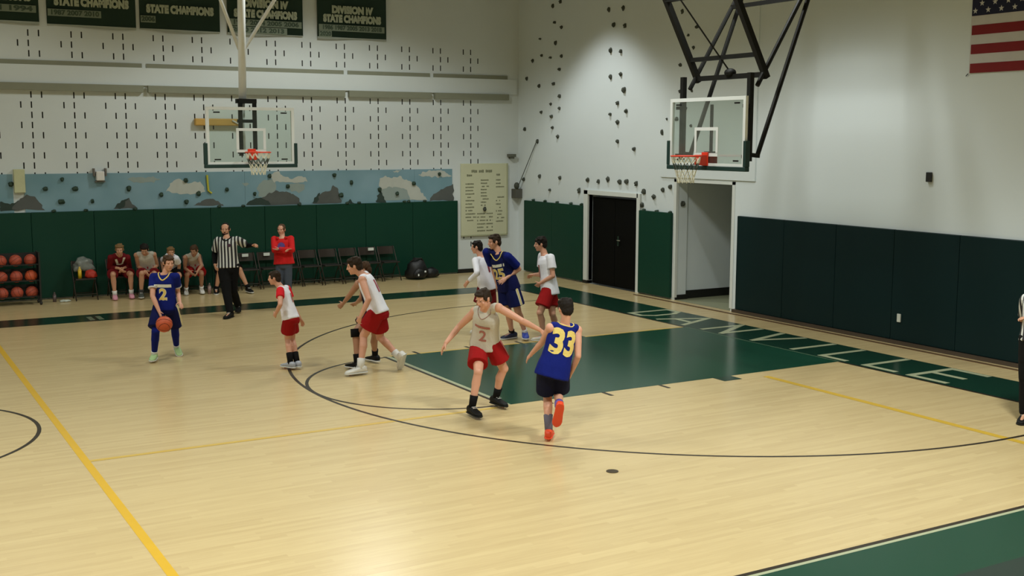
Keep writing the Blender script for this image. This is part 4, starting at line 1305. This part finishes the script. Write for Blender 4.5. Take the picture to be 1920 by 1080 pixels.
    def hair(self, rgb, style='short', voxel=.008):
        H, F, L, U, hd = self.H, self.F, self.L, self.U, self.J['hd']
        g = Geo()
        rnd = random.Random(rgb[0] * 7 + rgb[1])
        full = {'buzz': .94, 'short': 1.0, 'fluffy': 1.06, 'fringe': 1.06, 'tied': .98}[style]
        g.ell(hd + U * (.024 * H) - F * (.011 * H), [L * (.0475 * H * full), F * (.0540 * H * full), U * (.0500 * H * full)])
        g.ell(hd - U * (.008 * H) - F * (.032 * H), [L * (.0420 * H * full), F * (.0310 * H), U * (.0430 * H)])
        for s in (-1, 1):
            g.ell(hd + U * (.014 * H) + F * (.012 * H) + L * (s * .040 * H), [L * (.0085 * H), F * (.020 * H), U * (.022 * H)])
        if style in ('fluffy', 'fringe', 'short'):
            n = 16 if style != 'short' else 9
            for k in range(n):
                a = 2 * PI * k / n + rnd.random() * .3
                el = rnd.uniform(.35, 1.1)
                d = (L * math.cos(a) + F * math.sin(a)) * math.cos(el) + U * math.sin(el)
                p = hd + U * (.024 * H) - F * (.008 * H) + d * (.046 * H * full)
                g.ell(p, [L * (.014 * H), F * (.015 * H), U * (.011 * H)], 10, 6)
            for k in range(5):
                o = (k - 2) / 2
                p = hd + U * ((.046 if style != 'fringe' else .034) * H) + F * ((.043 - .010 * o * o) * H) + L * (o * .030 * H)
                g.ell(p, [L * (.0115 * H), F * (.0095 * H), U * ((.012 if style == 'short' else .017) * H)], 10, 6)
        if style == 'tied':
            g.ell(hd - U * (.002 * H) - F * (.062 * H), [L * (.020 * H), F * (.020 * H), U * (.022 * H)])
            g.cap(hd - F * (.066 * H), hd - U * (.075 * H) - F * (.058 * H), .015 * H, .007 * H)
        m = mat('hair_%d_%d' % rgb[:2], rgb, .7, var=.25, scale=60, spec=.2)
        o = remeshed(g, 'hair', m, self.t, voxel, 1, ruffle=.0045 if style != 'buzz' else .0015, rscale=38, seed=rgb[0], stretch=(1, 1, 1))
        return self
    def beard(self, rgb):
        H, F, L, U, hd = self.H, self.F, self.L, self.U, self.J['hd']
        g = Geo()
        g.ell(hd - U * (.046 * H) + F * (.024 * H), [L * (.0365 * H), F * (.033 * H), U * (.022 * H)])
        g.ell(hd - U * (.0235 * H) + F * (.0535 * H), [L * (.016 * H), F * (.005 * H), U * (.004 * H)], 8, 6)
        remeshed(g, 'beard', mat('hair_%d_%d' % rgb[:2], rgb, .7), self.t, .007, 1, ruffle=.002, rscale=60)
        return self
    # -------------------------------------------------------------- clothes
    def shirt(self, m, name='jersey', hem=-.16, sleeve=0.0, loose=1.0, ms=None, sleeve_name='sleeve', collar=0, ruffle=.005, tank=False, cuff=None):
        J, H, g = self.J, self.H, Geo()
        k = loose
        tb = [(hem, .116 * k, .088 * k, -.004), (hem + .05, .117 * k, .089 * k, -.004), (.06, .113 * k, .085 * k, -.003), (.22, .105 * k, .078 * k, -.002), (.42, .099 * k, .072 * k, .001), (.6, .099 * k, .071 * k, .003)]
        if hem > .2:
            tb = [(hem, .09 * k, .064 * k, 0), (.6, .094 * k, .068 * k, .003)]
        else:
            tb = tb[:2] + [r for r in tb[2:] if r[0] > hem + .07]
        if tank:
            tb += [(.72, .100, .070, .004), (.82, .096, .066, .003), (.89, .088, .058, 0), (.95, .068, .050, -.002), (.985, .050, .044, -.002)]
        else:
            tb += [(.74, .103, .071, .004), (.86, .097, .063, .002), (.94, .070, .051, -.002), (.975, .052, .045, -.002)]
        if hem < .5:
            self.torso(g, tb)
        if hem > .5:
            pass
        elif not tank:
            for q in 'lr':
                g.cap(J['nk'] - self.up * (.022 * H), J[q + 'sh'] + Vector((0, 0, .002 * H)), .036 * H, .036 * H)
        else:
            for q in 'lr':
                g.cap(J['nk'] - self.up * (.020 * H), J['nk'].lerp(J[q + 'sh'], .74) + Vector((0, 0, .003 * H)), .036 * H, .035 * H)
        pair = {'l': g, 'r': g} if (ms is None and hem < .5) else {'l': Geo(), 'r': Geo()}
        if sleeve:
            for q in 'lr':
                gs = pair[q]
                sh, el, wr = J[q + 'sh'], J[q + 'el'], J[q + 'wr']
                if sleeve <= 1:
                    e = sh.lerp(el, sleeve)
                    d = (e - sh).normalized()
                    X = d.orthogonal().normalized()
                    Y = d.cross(X)
                    gs.cap(sh, sh.lerp(e, .3), .041 * H * k, .043 * H * k)
                    gs.loft([ring(sh, X, Y, .041 * H * k, .041 * H * k), ring(sh.lerp(e, .5), X, Y, .043 * H * k, .043 * H * k), ring(e, X, Y, .044 * H * k, .044 * H * k)])
                else:
                    gs.cap(sh, el, .040 * H * k, .033 * H * k)
                    gs.cap(el, el.lerp(wr, (sleeve - 1)), .033 * H * k, .025 * H * k)
        if hem > .5:                       # only the sleeves of a tee worn under the jersey
            for q in 'lr':
                remeshed(pair[q], 'undershirt_sleeve', m, self.t, .009, 2, ruffle=ruffle, rscale=12, seed=3)
            return None
        o = remeshed(g, name, m, self.t, .0095, 3, ruffle=ruffle, rscale=10, seed=len(self.t['label']))
        if ms is not None and sleeve:
            for q in 'lr':
                remeshed(pair[q], sleeve_name, ms, self.t, .009, 2, ruffle=ruffle * .6, rscale=12, seed=3)
        self.top = o
        if cuff is not None:
            for q in 'lr':
                sh, el = J[q + 'sh'], J[q + 'el']
                e = sh.lerp(el, sleeve)
                d = (e - sh).normalized()
                X = d.orthogonal().normalized()
                Y = d.cross(X)
                Geo().loft([ring(e - d * .012, X, Y, .0452 * H * k, .0452 * H * k), ring(e + d * .008, X, Y, .0452 * H * k, .0452 * H * k)]).obj('cuff', cuff, self.t, smooth=False)
        return o
    def neck_trim(self, m, r=.0075, drop=.035, w=.054):
        """ribbed collar: a loop laid onto the shirt, lower at the front"""
        c, l, fr = self.frame(.965)
        H = self.H
        pts = []
        for k in range(33):
            a = 2 * PI * k / 32
            fw = max(0, math.sin(a))
            rad = l * math.cos(a) * (1 - .35 * fw ** 3) + fr * math.sin(a)
            p = c + rad * (w * H) + self.up * ((.010 - drop * fw ** 1.3) * H)
            d = (-fr * (.3 + .7 * fw) - self.up * (.9 - .7 * fw)).normalized() if math.sin(a) > -.2 else (-self.up * .8 - rad * .5).normalized()
            q = self.project(self.top, [p], d, .001)
            pts.append(q[0] if q and (q[0] - p).length < .10 else p)
        Geo().tube(pts, r, 6).obj('neck_trim', m, self.t, smooth=True)
    def shorts(self, m, frac=.74, k=1.0, name='shorts', ruffle=.006, waist=.10):
        J, H, g = self.J, self.H, Geo()
        self.torso(g, [(waist, .098, .073, -.003), (0, .103, .079, -.005), (-.12, .103, .078, -.005), (-.22, .085, .066, -.002)])
        for s, q in ((1, 'l'), (-1, 'r')):
            hp, kn = J[q + 'hp'], J[q + 'kn']
            e = hp.lerp(kn, frac)
            d = (kn - hp).normalized()
            X = (self.hl - d * self.hl.dot(d)).normalized()
            Y = d.cross(X)
            off = self.hl * (s * .006 * H)
            g.cap(hp, hp.lerp(kn, .25), .059 * H, .062 * H)
            g.loft([ring(hp + off, X, Y, .056 * H * k, .062 * H * k), ring(hp.lerp(e, .5) + off, X, Y, .063 * H * k, .067 * H * k), ring(e + off, X, Y, .070 * H * k, .072 * H * k)])
        o = remeshed(g, name, m, self.t, .0095, 3, ruffle=ruffle, rscale=9, seed=len(self.t['label']) + 4)
        self.bottom = o
        return o
    def trousers(self, m, name='trousers', k=1.0, ruffle=.005):
        J, H, g = self.J, self.H, Geo()
        self.torso(g, [(.10, .098, .073, -.003), (0, .101, .077, -.005), (-.12, .102, .078, -.005), (-.22, .085, .064, -.002)])
        for s, q in ((1, 'l'), (-1, 'r')):
            hp, kn, an = J[q + 'hp'], J[q + 'kn'], J[q + 'an']
            g.cap(hp, hp.lerp(kn, .5), .061 * H * k, .056 * H * k)
            g.cap(hp.lerp(kn, .5), kn, .056 * H * k, .046 * H * k)
            g.cap(kn, an.lerp(kn, .10), .046 * H * k, .036 * H * k)
        return remeshed(g, name, m, self.t, .0095, 3, ruffle=ruffle, rscale=10, seed=2)
    def leggings(self, m, name='leggings'):
        J, H = self.J, self.H
        for s, q in ((1, 'l'), (-1, 'r')):
            g = Geo()
            hp, kn, an = J[q + 'hp'], J[q + 'kn'], J[q + 'an']
            g.cap(hp.lerp(kn, .4), kn, .048 * H, .038 * H)
            g.cap(kn, kn.lerp(an, .35), .038 * H, .038 * H)
            g.cap(kn.lerp(an, .35), kn.lerp(an, .92), .038 * H, .026 * H)
            remeshed(g, name, m, self.t, .009, 2)
    def sock(self, m, q, top=.62, k=1.0, name='sock'):
        J, H = self.J, self.H
        kn, an = J[q + 'kn'], J[q + 'an']
        a = kn.lerp(an, top)
        g = Geo()
        g.tube([a, kn.lerp(an, (top + 1) / 2), an + (an - kn).normalized() * (.015 * H)], .0300 * H * k * (1.15 - .25 * top), 14, r1=.0245 * H * k)
        return g.obj(name, m, self.t, smooth=True)
    def band(self, m, q, at, w, r, name):
        J, H = self.J, self.H
        kn, an, hp = J[q + 'kn'], J[q + 'an'], J[q + 'hp']
        d = (an - kn).normalized()
        c = kn.lerp(an, at)
        return Geo().tube([c - d * w / 2, c, c + d * w / 2], r * H, 16).obj(name, m, self.t, smooth=True)
    def shoe(self, m, msole, q, k=1.0):
        J, H = self.J, self.H
        an, to, kn = J[q + 'an'], J[q + 'toe'], J[q + 'kn']
        v = (to - an).normalized()
        s = (kn - an).normalized()
        nh = (s - v * s.dot(v)).normalized()
        a = math.asin(.03 / .118)
        e = v * math.cos(a) + nh * math.sin(a)
        N = (nh - e * nh.dot(e)).normalized()
        if an.z < .12 and to.z < .06:              # flat on the floor
            e = Vector((v.x, v.y, 0)).normalized()
            N = Vector((0, 0, 1))
        S = e.cross(N)
        base = an - N * (.045 * H)
        # keep the sole on the floor
        lo = min((base + e * (x * H)).z for x in (-.052, .128))
        if lo < .004:
            base = base + Vector((0, 0, .004 - lo))
        def R(x, hw, z0, z1, n=14):
            out = []
            for i in range(n):
                b = 2 * PI * i / n
                cy, sy = math.cos(b), math.sin(b)
                yy = hw * (abs(cy) ** .7) * (1 if cy >= 0 else -1)
                zz = (z0 + z1) / 2 + (z1 - z0) / 2 * (abs(sy) ** .65) * (1 if sy >= 0 else -1)
                out.append(base + e * (x * H) + S * (yy * H * k) + N * (zz * H))
            return out
        up = [(-.054, .010, .012, .036), (-.048, .021, .006, .050), (-.028, .0265, .006, .060), (-.002, .027, .006, .060), (.022, .026, .006, .050), (.050, .029, .006, .040), (.080, .0305, .006, .032), (.104, .028, .006, .027), (.120, .021, .006, .022), (.129, .009, .008, .016)]
        o = Geo().loft([R(*r) for r in up]).obj('shoe', m, self.t, smooth=True)
        so = [(-.059, .012), (-.050, .0245), (-.02, .0295), (.02, .029), (.06, .032), (.09, .034), (.112, .030), (.126, .021), (.134, .008)]
        Geo().loft([R(x, h, -.002, .010) for x, h in so]).obj('sole', msole, o, smooth=False)
        la = Geo()
        for x in (.012, .028, .044):
            la.tube([base + e * (x * H) + S * (w * .016 * H) + N * ((.062 - .32 * (x - .0)) * H) for w in (-1, 0, 1)], .0022 * H, 5)
        la.obj('laces', mat('laces', (190, 190, 186), .8), o)
        return o
    # -------------------------------------------------------------- prints
    def project(self, target, pts, d, off):
        me = target.data
        o = world_origin(target)
        if 'bvh' not in self.__dict__:
            self.bvh = {}
        if target.name not in self.bvh:
            self.bvh[target.name] = BVHTree.FromPolygons([v.co + o for v in me.vertices], [tuple(p.vertices) for p in me.polygons])
        bt = self.bvh[target.name]
        out = []
        for p in pts:
            h = bt.ray_cast(p - d * .5, d, 1.0)
            out.append(h[0] - d * off if h[0] is not None else None)
        ok = [x for x in out if x is not None]
        if not ok:
            return None
        mean = sum((x - p).dot(d) for x, p in zip(out, pts) if x is not None) / len(ok)
        return [x if x is not None else p + d * mean for x, p in zip(out, pts)]
    def print_text(self, s, size, t, side, m, name, bold=.012, off=.004, width=None, dx=0, target=None, outline=None):
        """lettering on the chest (side=1) or the back (-1) at torso height t"""
        c, l, fr = self.frame(t)
        ex, d = (l, -fr) if side > 0 else (-l, fr)
        for mm, b2, of in (([(outline, bold + .006, off * .6)] if outline else []) + [(m, bold, off)]):
            vs, fs = text_mesh(s, size, b2)
            bm = bmesh.new()
            bv = [bm.verts.new(v) for v in vs]
            for f in fs:
                try:
                    bm.faces.new([bv[i] for i in f])
                except ValueError:
                    pass
            bmesh.ops.subdivide_edges(bm, edges=bm.edges[:], cuts=1, use_grid_fill=False)
            bmesh.ops.triangulate(bm, faces=bm.faces[:])
            sx = 1
            if width:
                wv = max(v.co.x for v in bm.verts) - min(v.co.x for v in bm.verts)
                sx = width / wv
            pts = [c + ex * (v.co.x * sx + dx) + self.up * v.co.y for v in bm.verts]
            fs2 = [[v.index for v in f.verts] for f in bm.faces]
            bm.verts.index_update()
            fs2 = [[v.index for v in f.verts] for f in bm.faces]
            bm.free()
            q = self.project(target or self.top, pts, d, of)
            if q:
                Geo().add(q, fs2).obj(name if mm is m else name + '_edge', mm, self.t)
    def patch(self, target, p0, p1, across, w, d, m, name, off=.004, n=14, k=4):
        """a cloth strip laid onto a garment between two points"""
        pts = []
        for i in range(n + 1):
            for j in range(k + 1):
                pts.append(p0.lerp(p1, i / n) + across * (w * (j / k - .5)))
        q = self.project(target, pts, d, off)
        if not q:
            return
        fs = [(i * (k + 1) + j, i * (k + 1) + j + 1, (i + 1) * (k + 1) + j + 1, (i + 1) * (k + 1) + j) for i in range(n) for j in range(k)]
        return Geo().add(q, fs).obj(name, m, self.t, smooth=True)
    def side_stripes(self, m, m2=None, frac=.72, w=.045):
        for s, q in ((1, 'l'), (-1, 'r')):
            hp, kn = self.J[q + 'hp'], self.J[q + 'kn']
            out = self.hl * s
            a = (kn - hp).normalized()
            out = (out - a * out.dot(a)).normalized()
            ac = a.cross(out)
            self.patch(self.bottom, hp - a * .05, hp.lerp(kn, frac), ac, w, -out, m, 'side_stripe')
            if m2:
                self.patch(self.bottom, hp - a * .05, hp.lerp(kn, frac), ac, w * .4, -out, m2, 'side_stripe', off=.006)

def stripe_mat():
    m = bpy.data.materials.new('referee_stripes')
    m.use_nodes = True
    nt = m.node_tree
    b = nt.nodes['Principled BSDF']
    b.inputs['Roughness'].default_value = .75
    at = nt.nodes.new('ShaderNodeAttribute')
    at.attribute_name = 'across'
    mt = nt.nodes.new('ShaderNodeMath')
    mt.operation = 'FRACT'
    nt.links.new(at.outputs['Fac'], mt.inputs[0])
    gt = nt.nodes.new('ShaderNodeMath')
    gt.operation = 'GREATER_THAN'
    gt.inputs[1].default_value = .48
    nt.links.new(mt.outputs[0], gt.inputs[0])
    mx = nt.nodes.new('ShaderNodeMix')
    mx.data_type = 'RGBA'
    mx.inputs[6].default_value = srgb(206, 208, 204)
    mx.inputs[7].default_value = srgb(30, 28, 34)
    nt.links.new(gt.outputs[0], mx.inputs[0])
    nt.links.new(mx.outputs[2], b.inputs['Base Color'])
    return m
M_STRIPE = stripe_mat()
def stripe_attr(o, c, axis, period):
    me = o.data
    at = me.attributes.new('across', 'FLOAT', 'POINT')
    oo = world_origin(o)
    at.data.foreach_set('value', [((v.co + oo - c).dot(axis)) / period + 50.25 for v in me.vertices])

# ---- cloth colours
def cloth(name, rgb, **k):
    return mat('cloth_' + name, rgb, .8, var=.05, scale=8, spec=.15, bump=.25, bscale=45, **k)
C_WHITE = cloth('white', (238, 238, 248))
C_WHITE2 = cloth('white_dull', (196, 190, 178))
C_RED = cloth('red', (152, 22, 24))
C_REDB = cloth('red_bright', (216, 34, 44))
C_MAROON = cloth('maroon', (112, 24, 30))
C_BLUE = cloth('blue', (17, 30, 112))
C_BLUED = cloth('blue_deep', (18, 24, 76))
C_NAVY = cloth('navy', (16, 20, 44))
C_BLACK = mat('cloth_black', (11, 11, 12), .85, var=.05, spec=.2, bump=.25, bscale=45)
C_DARKG = cloth('dark_green', (22, 40, 34))
C_JEANS = cloth('jeans', (76, 84, 98))
C_HOOD = cloth('hoodie_red', (204, 36, 36))
C_GOLD = mat('print_gold', (226, 200, 110), .7)
C_PWHITE = mat('print_white', (222, 220, 206), .7)
C_PRED = mat('print_red', (170, 52, 66), .7)
C_PPINK = mat('print_faded_red', (166, 104, 94), .7)
C_PMAR = mat('print_maroon', (130, 42, 60), .7)
C_PURP = mat('print_purple', (92, 64, 130), .7)
S_WHITE = mat('shoe_white', (222, 220, 214), .5)
S_SILVER = mat('shoe_silver', (168, 172, 182), .5)
S_BLACK = mat('shoe_black', (16, 16, 15), .6, spec=.2)
S_GREEN = mat('shoe_lime', (168, 198, 140), .5)
S_ORANGE = mat('shoe_orange', (230, 74, 36), .5)
S_BLUE = mat('shoe_blue', (36, 62, 160), .5)
S_NAVY = mat('shoe_navy', (30, 40, 70), .5)
S_PINK = mat('shoe_pink', (214, 150, 166), .5)
S_GREY = mat('shoe_grey', (72, 78, 72), .5)
S_SOLE = mat('sole_white', (212, 212, 206), .6)
S_SOLED = mat('sole_dark', (30, 31, 28), .6, spec=.2)
SKIN1, SKIN2, SKIN3 = (212, 156, 130), (198, 146, 116), (176, 128, 100)
HB, HDK, HBK, HBL = (70, 50, 34), (48, 36, 26), (28, 22, 18), (120, 92, 58)

# ---- the dribbler
b = Body('P1', 1.66, 235, 278, -8, label='boy in blue jersey number 2 dribbling a ball on the left of the court', skin=SKIN1)
b.build_skin().face(HB).hair(HB, 'short')
b.shirt(C_BLUE, sleeve=.58, cuff=mat('cuff_white', (200, 196, 200), .8), hem=-.10, loose=.92)
b.neck_trim(C_GOLD, .010, .055)
b.print_text('\u2014\u2014\u2014', .10, .66, 1, C_PWHITE, 'chest_band', width=.24, bold=.02)
b.print_text('2', .23, .38, 1, C_GOLD, 'number', bold=.006, outline=C_PWHITE)
b.shorts(C_BLUED, .86, waist=.02)
b.side_stripes(C_PWHITE, C_GOLD, .82, .05)
b.leggings(C_BLUE)
for q in 'lr':
    b.sock(S_WHITE, q, .86, 1.05)
    b.shoe(S_GREEN, S_SOLE, q)
# ---- small boy with red sleeves
b = Body('P2', 1.50, 135, 152, -6, label='small boy in white jersey with bright red sleeves facing left', skin=SKIN1)
b.build_skin().face(HDK).hair(HDK, 'short')
b.shirt(C_WHITE, tank=True, hem=-.05, loose=.95)
b.shirt(C_REDB, 'undershirt', sleeve=.50, hem=.62, loose=.93, ruffle=.002)
b.print_text('1', .17, .58, -1, C_PPINK, 'number')
b.shorts(C_RED, .66)
for q in 'lr':
    b.sock(C_BLACK, q, .60, 1.1)
    b.shoe(S_SILVER, S_SOLE, q, 1.05)
# ---- white player number ten
b = Body('P3', 1.80, 145, 155, -12, label='tall boy in white sleeveless jersey with red number 10 lunging left', skin=SKIN1)
b.build_skin(fist='l').face(HDK).hair(HDK, 'fluffy')
b.shirt(C_WHITE, tank=True, hem=-.05)
b.print_text('10', .25, .62, -1, C_PRED, 'number', bold=.01)
b.shorts(C_RED, .66, 1.08)
for q in 'lr':
    b.sock(S_WHITE, q, .72, 1.1)
    b.shoe(S_WHITE, S_SOLE, q, 1.08)
# ---- navy opponent behind him
b = Body('P4', 1.70, 150, 152, -20, label='player in navy jersey and black knee pad hidden behind number 10', skin=SKIN3)
b.build_skin().face(HB).hair(HB, 'short')
b.shirt(C_NAVY, tank=True, hem=-.14)
b.shorts(C_NAVY, .62)
b.band(C_BLACK, 'r', 0.0, .12, .0385, 'knee_pad')
for q in 'lr':
    b.sock(C_BLACK, q, .70)
    b.shoe(S_BLACK, S_SOLE, q)
# ---- white player in front with arms spread
b = Body('P5', 1.72, 232, 196, -22, label='boy in white tank jersey and red shorts defending with both arms spread wide', skin=SKIN1)
b.build_skin(.008).face(HDK).hair(HDK, 'short')
b.shirt(C_WHITE2, tank=True, hem=-.06)
b.neck_trim(mat('trim_tan', (150, 120, 108), .8), .006, .05)
b.print_text('\u2014\u2014\u2014', .07, .62, 1, C_PPINK, 'chest_band', width=.20, bold=.014)
b.print_text('2', .20, .36, 1, C_PPINK, 'number', bold=.004)
b.shorts(C_RED, .70, 1.05)
b.side_stripes(C_PPINK, None, .6, .02)
for q in 'lr':
    b.sock(C_BLACK, q, .66)
    b.shoe(S_BLACK, S_SOLED, q)
# ---- number 33 from behind
b = Body('P6', 1.64, 72, 78, -12, label='boy in blue jersey number 33 seen from behind running away', skin=SKIN1)
b.build_skin(.008).hair(HBK, 'fluffy')
b.shirt(C_BLUE, tank=True, hem=-.20, loose=1.03)
b.neck_trim(C_GOLD, .007, .03)
b.print_text('33', .37, .58, -1, C_GOLD, 'number', bold=.016, width=.285)
b.shorts(C_NAVY, .80, 1.03)
b.sock(mat('sock_grey', (98, 92, 104), .8), 'l', .55, 1.05)
b.band(mat('band_purple', (104, 84, 160), .8), 'r', .80, .09, .031, 'ankle_band')
for q in 'lr':
    b.shoe(S_ORANGE, S_ORANGE, q)
# ---- white long sleeves number one
b = Body('P7', 1.62, 128, 140, -6, label='boy in white long sleeved top with maroon number 1 seen from behind', skin=SKIN1)
b.build_skin().face(HBK).hair(HBK, 'short')
b.shirt(C_WHITE, sleeve=1.75, hem=-.12)
b.print_text('1', .24, .62, -1, C_PMAR, 'number', dx=.02)
b.shorts(C_MAROON, .66)
for q in 'lr':
    b.sock(S_WHITE, q, .75)
    b.shoe(S_WHITE, S_SOLE, q)
# ---- big blue player
b = Body('P8', 1.82, 185, 170, -8, label='tall boy in blue tee and navy jersey with gold number in the paint', skin=SKIN1)
b.build_skin().face(HDK).hair(HDK, 'short')
b.shirt(C_BLUED, tank=True, hem=-.16, loose=1.06)
b.shirt(C_BLUE, 'undershirt', sleeve=.80, hem=.62, loose=1.0, ruffle=.003)
b.neck_trim(C_GOLD, .009, .05, .056)
b.print_text('\u2014\u2014', .10, .68, 1, C_PWHITE, 'chest_band', width=.24, bold=.02)
b.print_text('25', .24, .40, 1, C_GOLD, 'number', bold=.006, outline=C_PWHITE)
b.shorts(C_BLUED, .80, 1.06)
b.side_stripes(C_PWHITE, C_GOLD, .78, .05)
b.sock(C_BLACK, 'r', .86)
b.sock(S_WHITE, 'l', .86)
b.shoe(S_NAVY, S_SOLE, 'r', 1.05)
b.shoe(S_BLUE, S_SOLE, 'l', 1.05)
# ---- white tee by the green pads
b = Body('P9', 1.74, 155, 155, -6, label='boy in white short sleeved tee and red shorts with black fringe facing left', skin=SKIN1)
b.build_skin(fist='r').face(HBK).hair(HBK, 'fringe')
b.shirt(C_WHITE, sleeve=.60, hem=-.18)
b.print_text('1', .26, .52, 1, C_PPINK, 'number', bold=.02)
b.shorts(C_RED, .72, 1.04)
for q in 'lr':
    b.sock(S_WHITE, q, .75)
    b.shoe(S_WHITE, S_SOLE, q)
# ---- referee
def referee(key, yaw, look, label, hairc, stripes=.062):
    b = Body(key, 1.82, yaw, look, -4, label=label, skin=SKIN2)
    b.build_skin(fist='l').face(hairc).hair(hairc, 'buzz').beard(hairc)
    o = b.shirt(M_STRIPE, 'striped_shirt', sleeve=.72, hem=-.02, ruffle=.003)
    c, l, fr = b.frame(.5)
    stripe_attr(o, c, l, stripes)
    for q in 'lr':
        g = Geo()
        sh, el, wr = b.J[q + 'sh'], b.J[q + 'el'], b.J[q + 'wr']
        g.cap(sh.lerp(el, .5), el, .034 * 1.82, .030 * 1.82)
        g.cap(el, el.lerp(wr, .9), .030 * 1.82, .021 * 1.82)
        remeshed(g, 'black_sleeve', C_BLACK, b.t, .009, 2)
    b.neck_trim(C_BLACK, .013, .03, .046)
    b.trousers(C_BLACK, 'trousers', 1.12)
    for q in 'lr':
        b.shoe(S_BLACK, S_SOLED, q)
    return b
b = referee('P10', 248, 244, 'referee in black and white stripes pointing his arm right, walking on the far sideline', HBK)
b.print_text('\u25cf', .05, .74, 1, mat('crest_dull', (70, 40, 60), .8), 'crest', dx=.075)
referee('P12', 200, 185, 'referee cut off by the right picture edge, striped sleeve and black trousers', HDK)
# ---- coach
b = Body('P11', 1.60, 235, 228, -4, label='woman in red hoodie and jeans standing with folded arms by the chairs', skin=SKIN1)
b.build_skin().face(HB).hair((84, 60, 42), 'tied')
b.shirt(C_HOOD, 'hoodie', sleeve=1.95, hem=-.04, loose=1.13)
c, l, fr = b.frame(.98)
g = Geo()
g.tube([c + l * (math.cos(a) * .056 * 1.6) - fr * (math.sin(a) * .075 * 1.6) + b.up * (.004 - .01 * math.sin(a)) for a in [k * PI / 10 for k in range(-2, 13)]], .030, 10)
remeshed(g, 'hood', C_HOOD, b.t, .01, 2)
b.print_text('\u25cf', .16, .66, 1, C_PURP, 'chest_print')
b.trousers(C_JEANS, 'jeans')
for q in 'lr':
    b.shoe(S_GREY, S_SOLE, q)
# ---- boys on the chairs
def seated(key, H, yaw, look, pitch, label, hairc, style, shirt_m, sl, shorts_m, shoe_m, sock_m, skin=SKIN2, tank=False, num=None, sole=None):
    b = Body(key, H, yaw, look, pitch, label=label, skin=skin)
    b.build_skin(.0095).face(hairc).hair(hairc, style, .01)
    b.shirt(shirt_m, 'shirt', sleeve=sl, hem=.0, tank=tank, ruffle=.004)
    if num:
        b.print_text(num, .20, .40, 1, C_PRED, 'number', bold=.02)
    b.shorts(shorts_m, .80, .95, ruffle=.004)
    for q in 'lr':
        b.sock(sock_m, q, .80, 1.05)
        b.shoe(shoe_m, sole or S_SOLE, q)
    return b
b = seated('S1', 1.72, 265, 258, -14, 'seated boy in maroon warm-up top with white collar and pink shoes', HBL, 'short', C_MAROON, 1.6, C_MAROON, S_PINK, S_WHITE, sole=S_PINK)
c, l, fr = b.frame(.92)
for s in (-1, 1):
    b.patch(b.top, b.frame(.95)[0] + l * (s * .085), b.frame(.60)[0] + l * (s * .045), l, .045, -fr, C_PWHITE, 'collar_panel')
b.patch(b.top, b.frame(.60)[0] - l * .07, b.frame(.60)[0] + l * .07, b.up, .035, -fr, C_PWHITE, 'collar_panel')
seated('S2', 1.72, 262, 255, -34, 'seated boy with dark hair bent forward in a pale tank top', HBK, 'short', C_WHITE2, 0, C_MAROON, S_GREY, mat('sock_dark', (50, 50, 48), .8), tank=True, num='\u2014')
seated('S3', 1.60, 250, 262, -10, 'seated fair haired boy in white tee half hidden behind the dribbler', HBL, 'short', C_WHITE, .6, C_BLACK, S_BLACK, C_BLACK)
seated('S4', 1.62, 258, 228, -26, 'seated boy in pale tank top and white shoes, arms on his knees', HB, 'short', C_WHITE2, 0, C_RED, S_WHITE, S_WHITE, skin=SKIN3, tank=True, num='\u2014')
seated('S5', 1.74, 250, 250, -10, 'seated boy in dark clothes almost hidden behind the pointing referee', HDK, 'short', C_DARKG, .6, C_BLACK, S_BLACK, C_BLACK)

bpy.data.scenes.remove(SCRATCH)
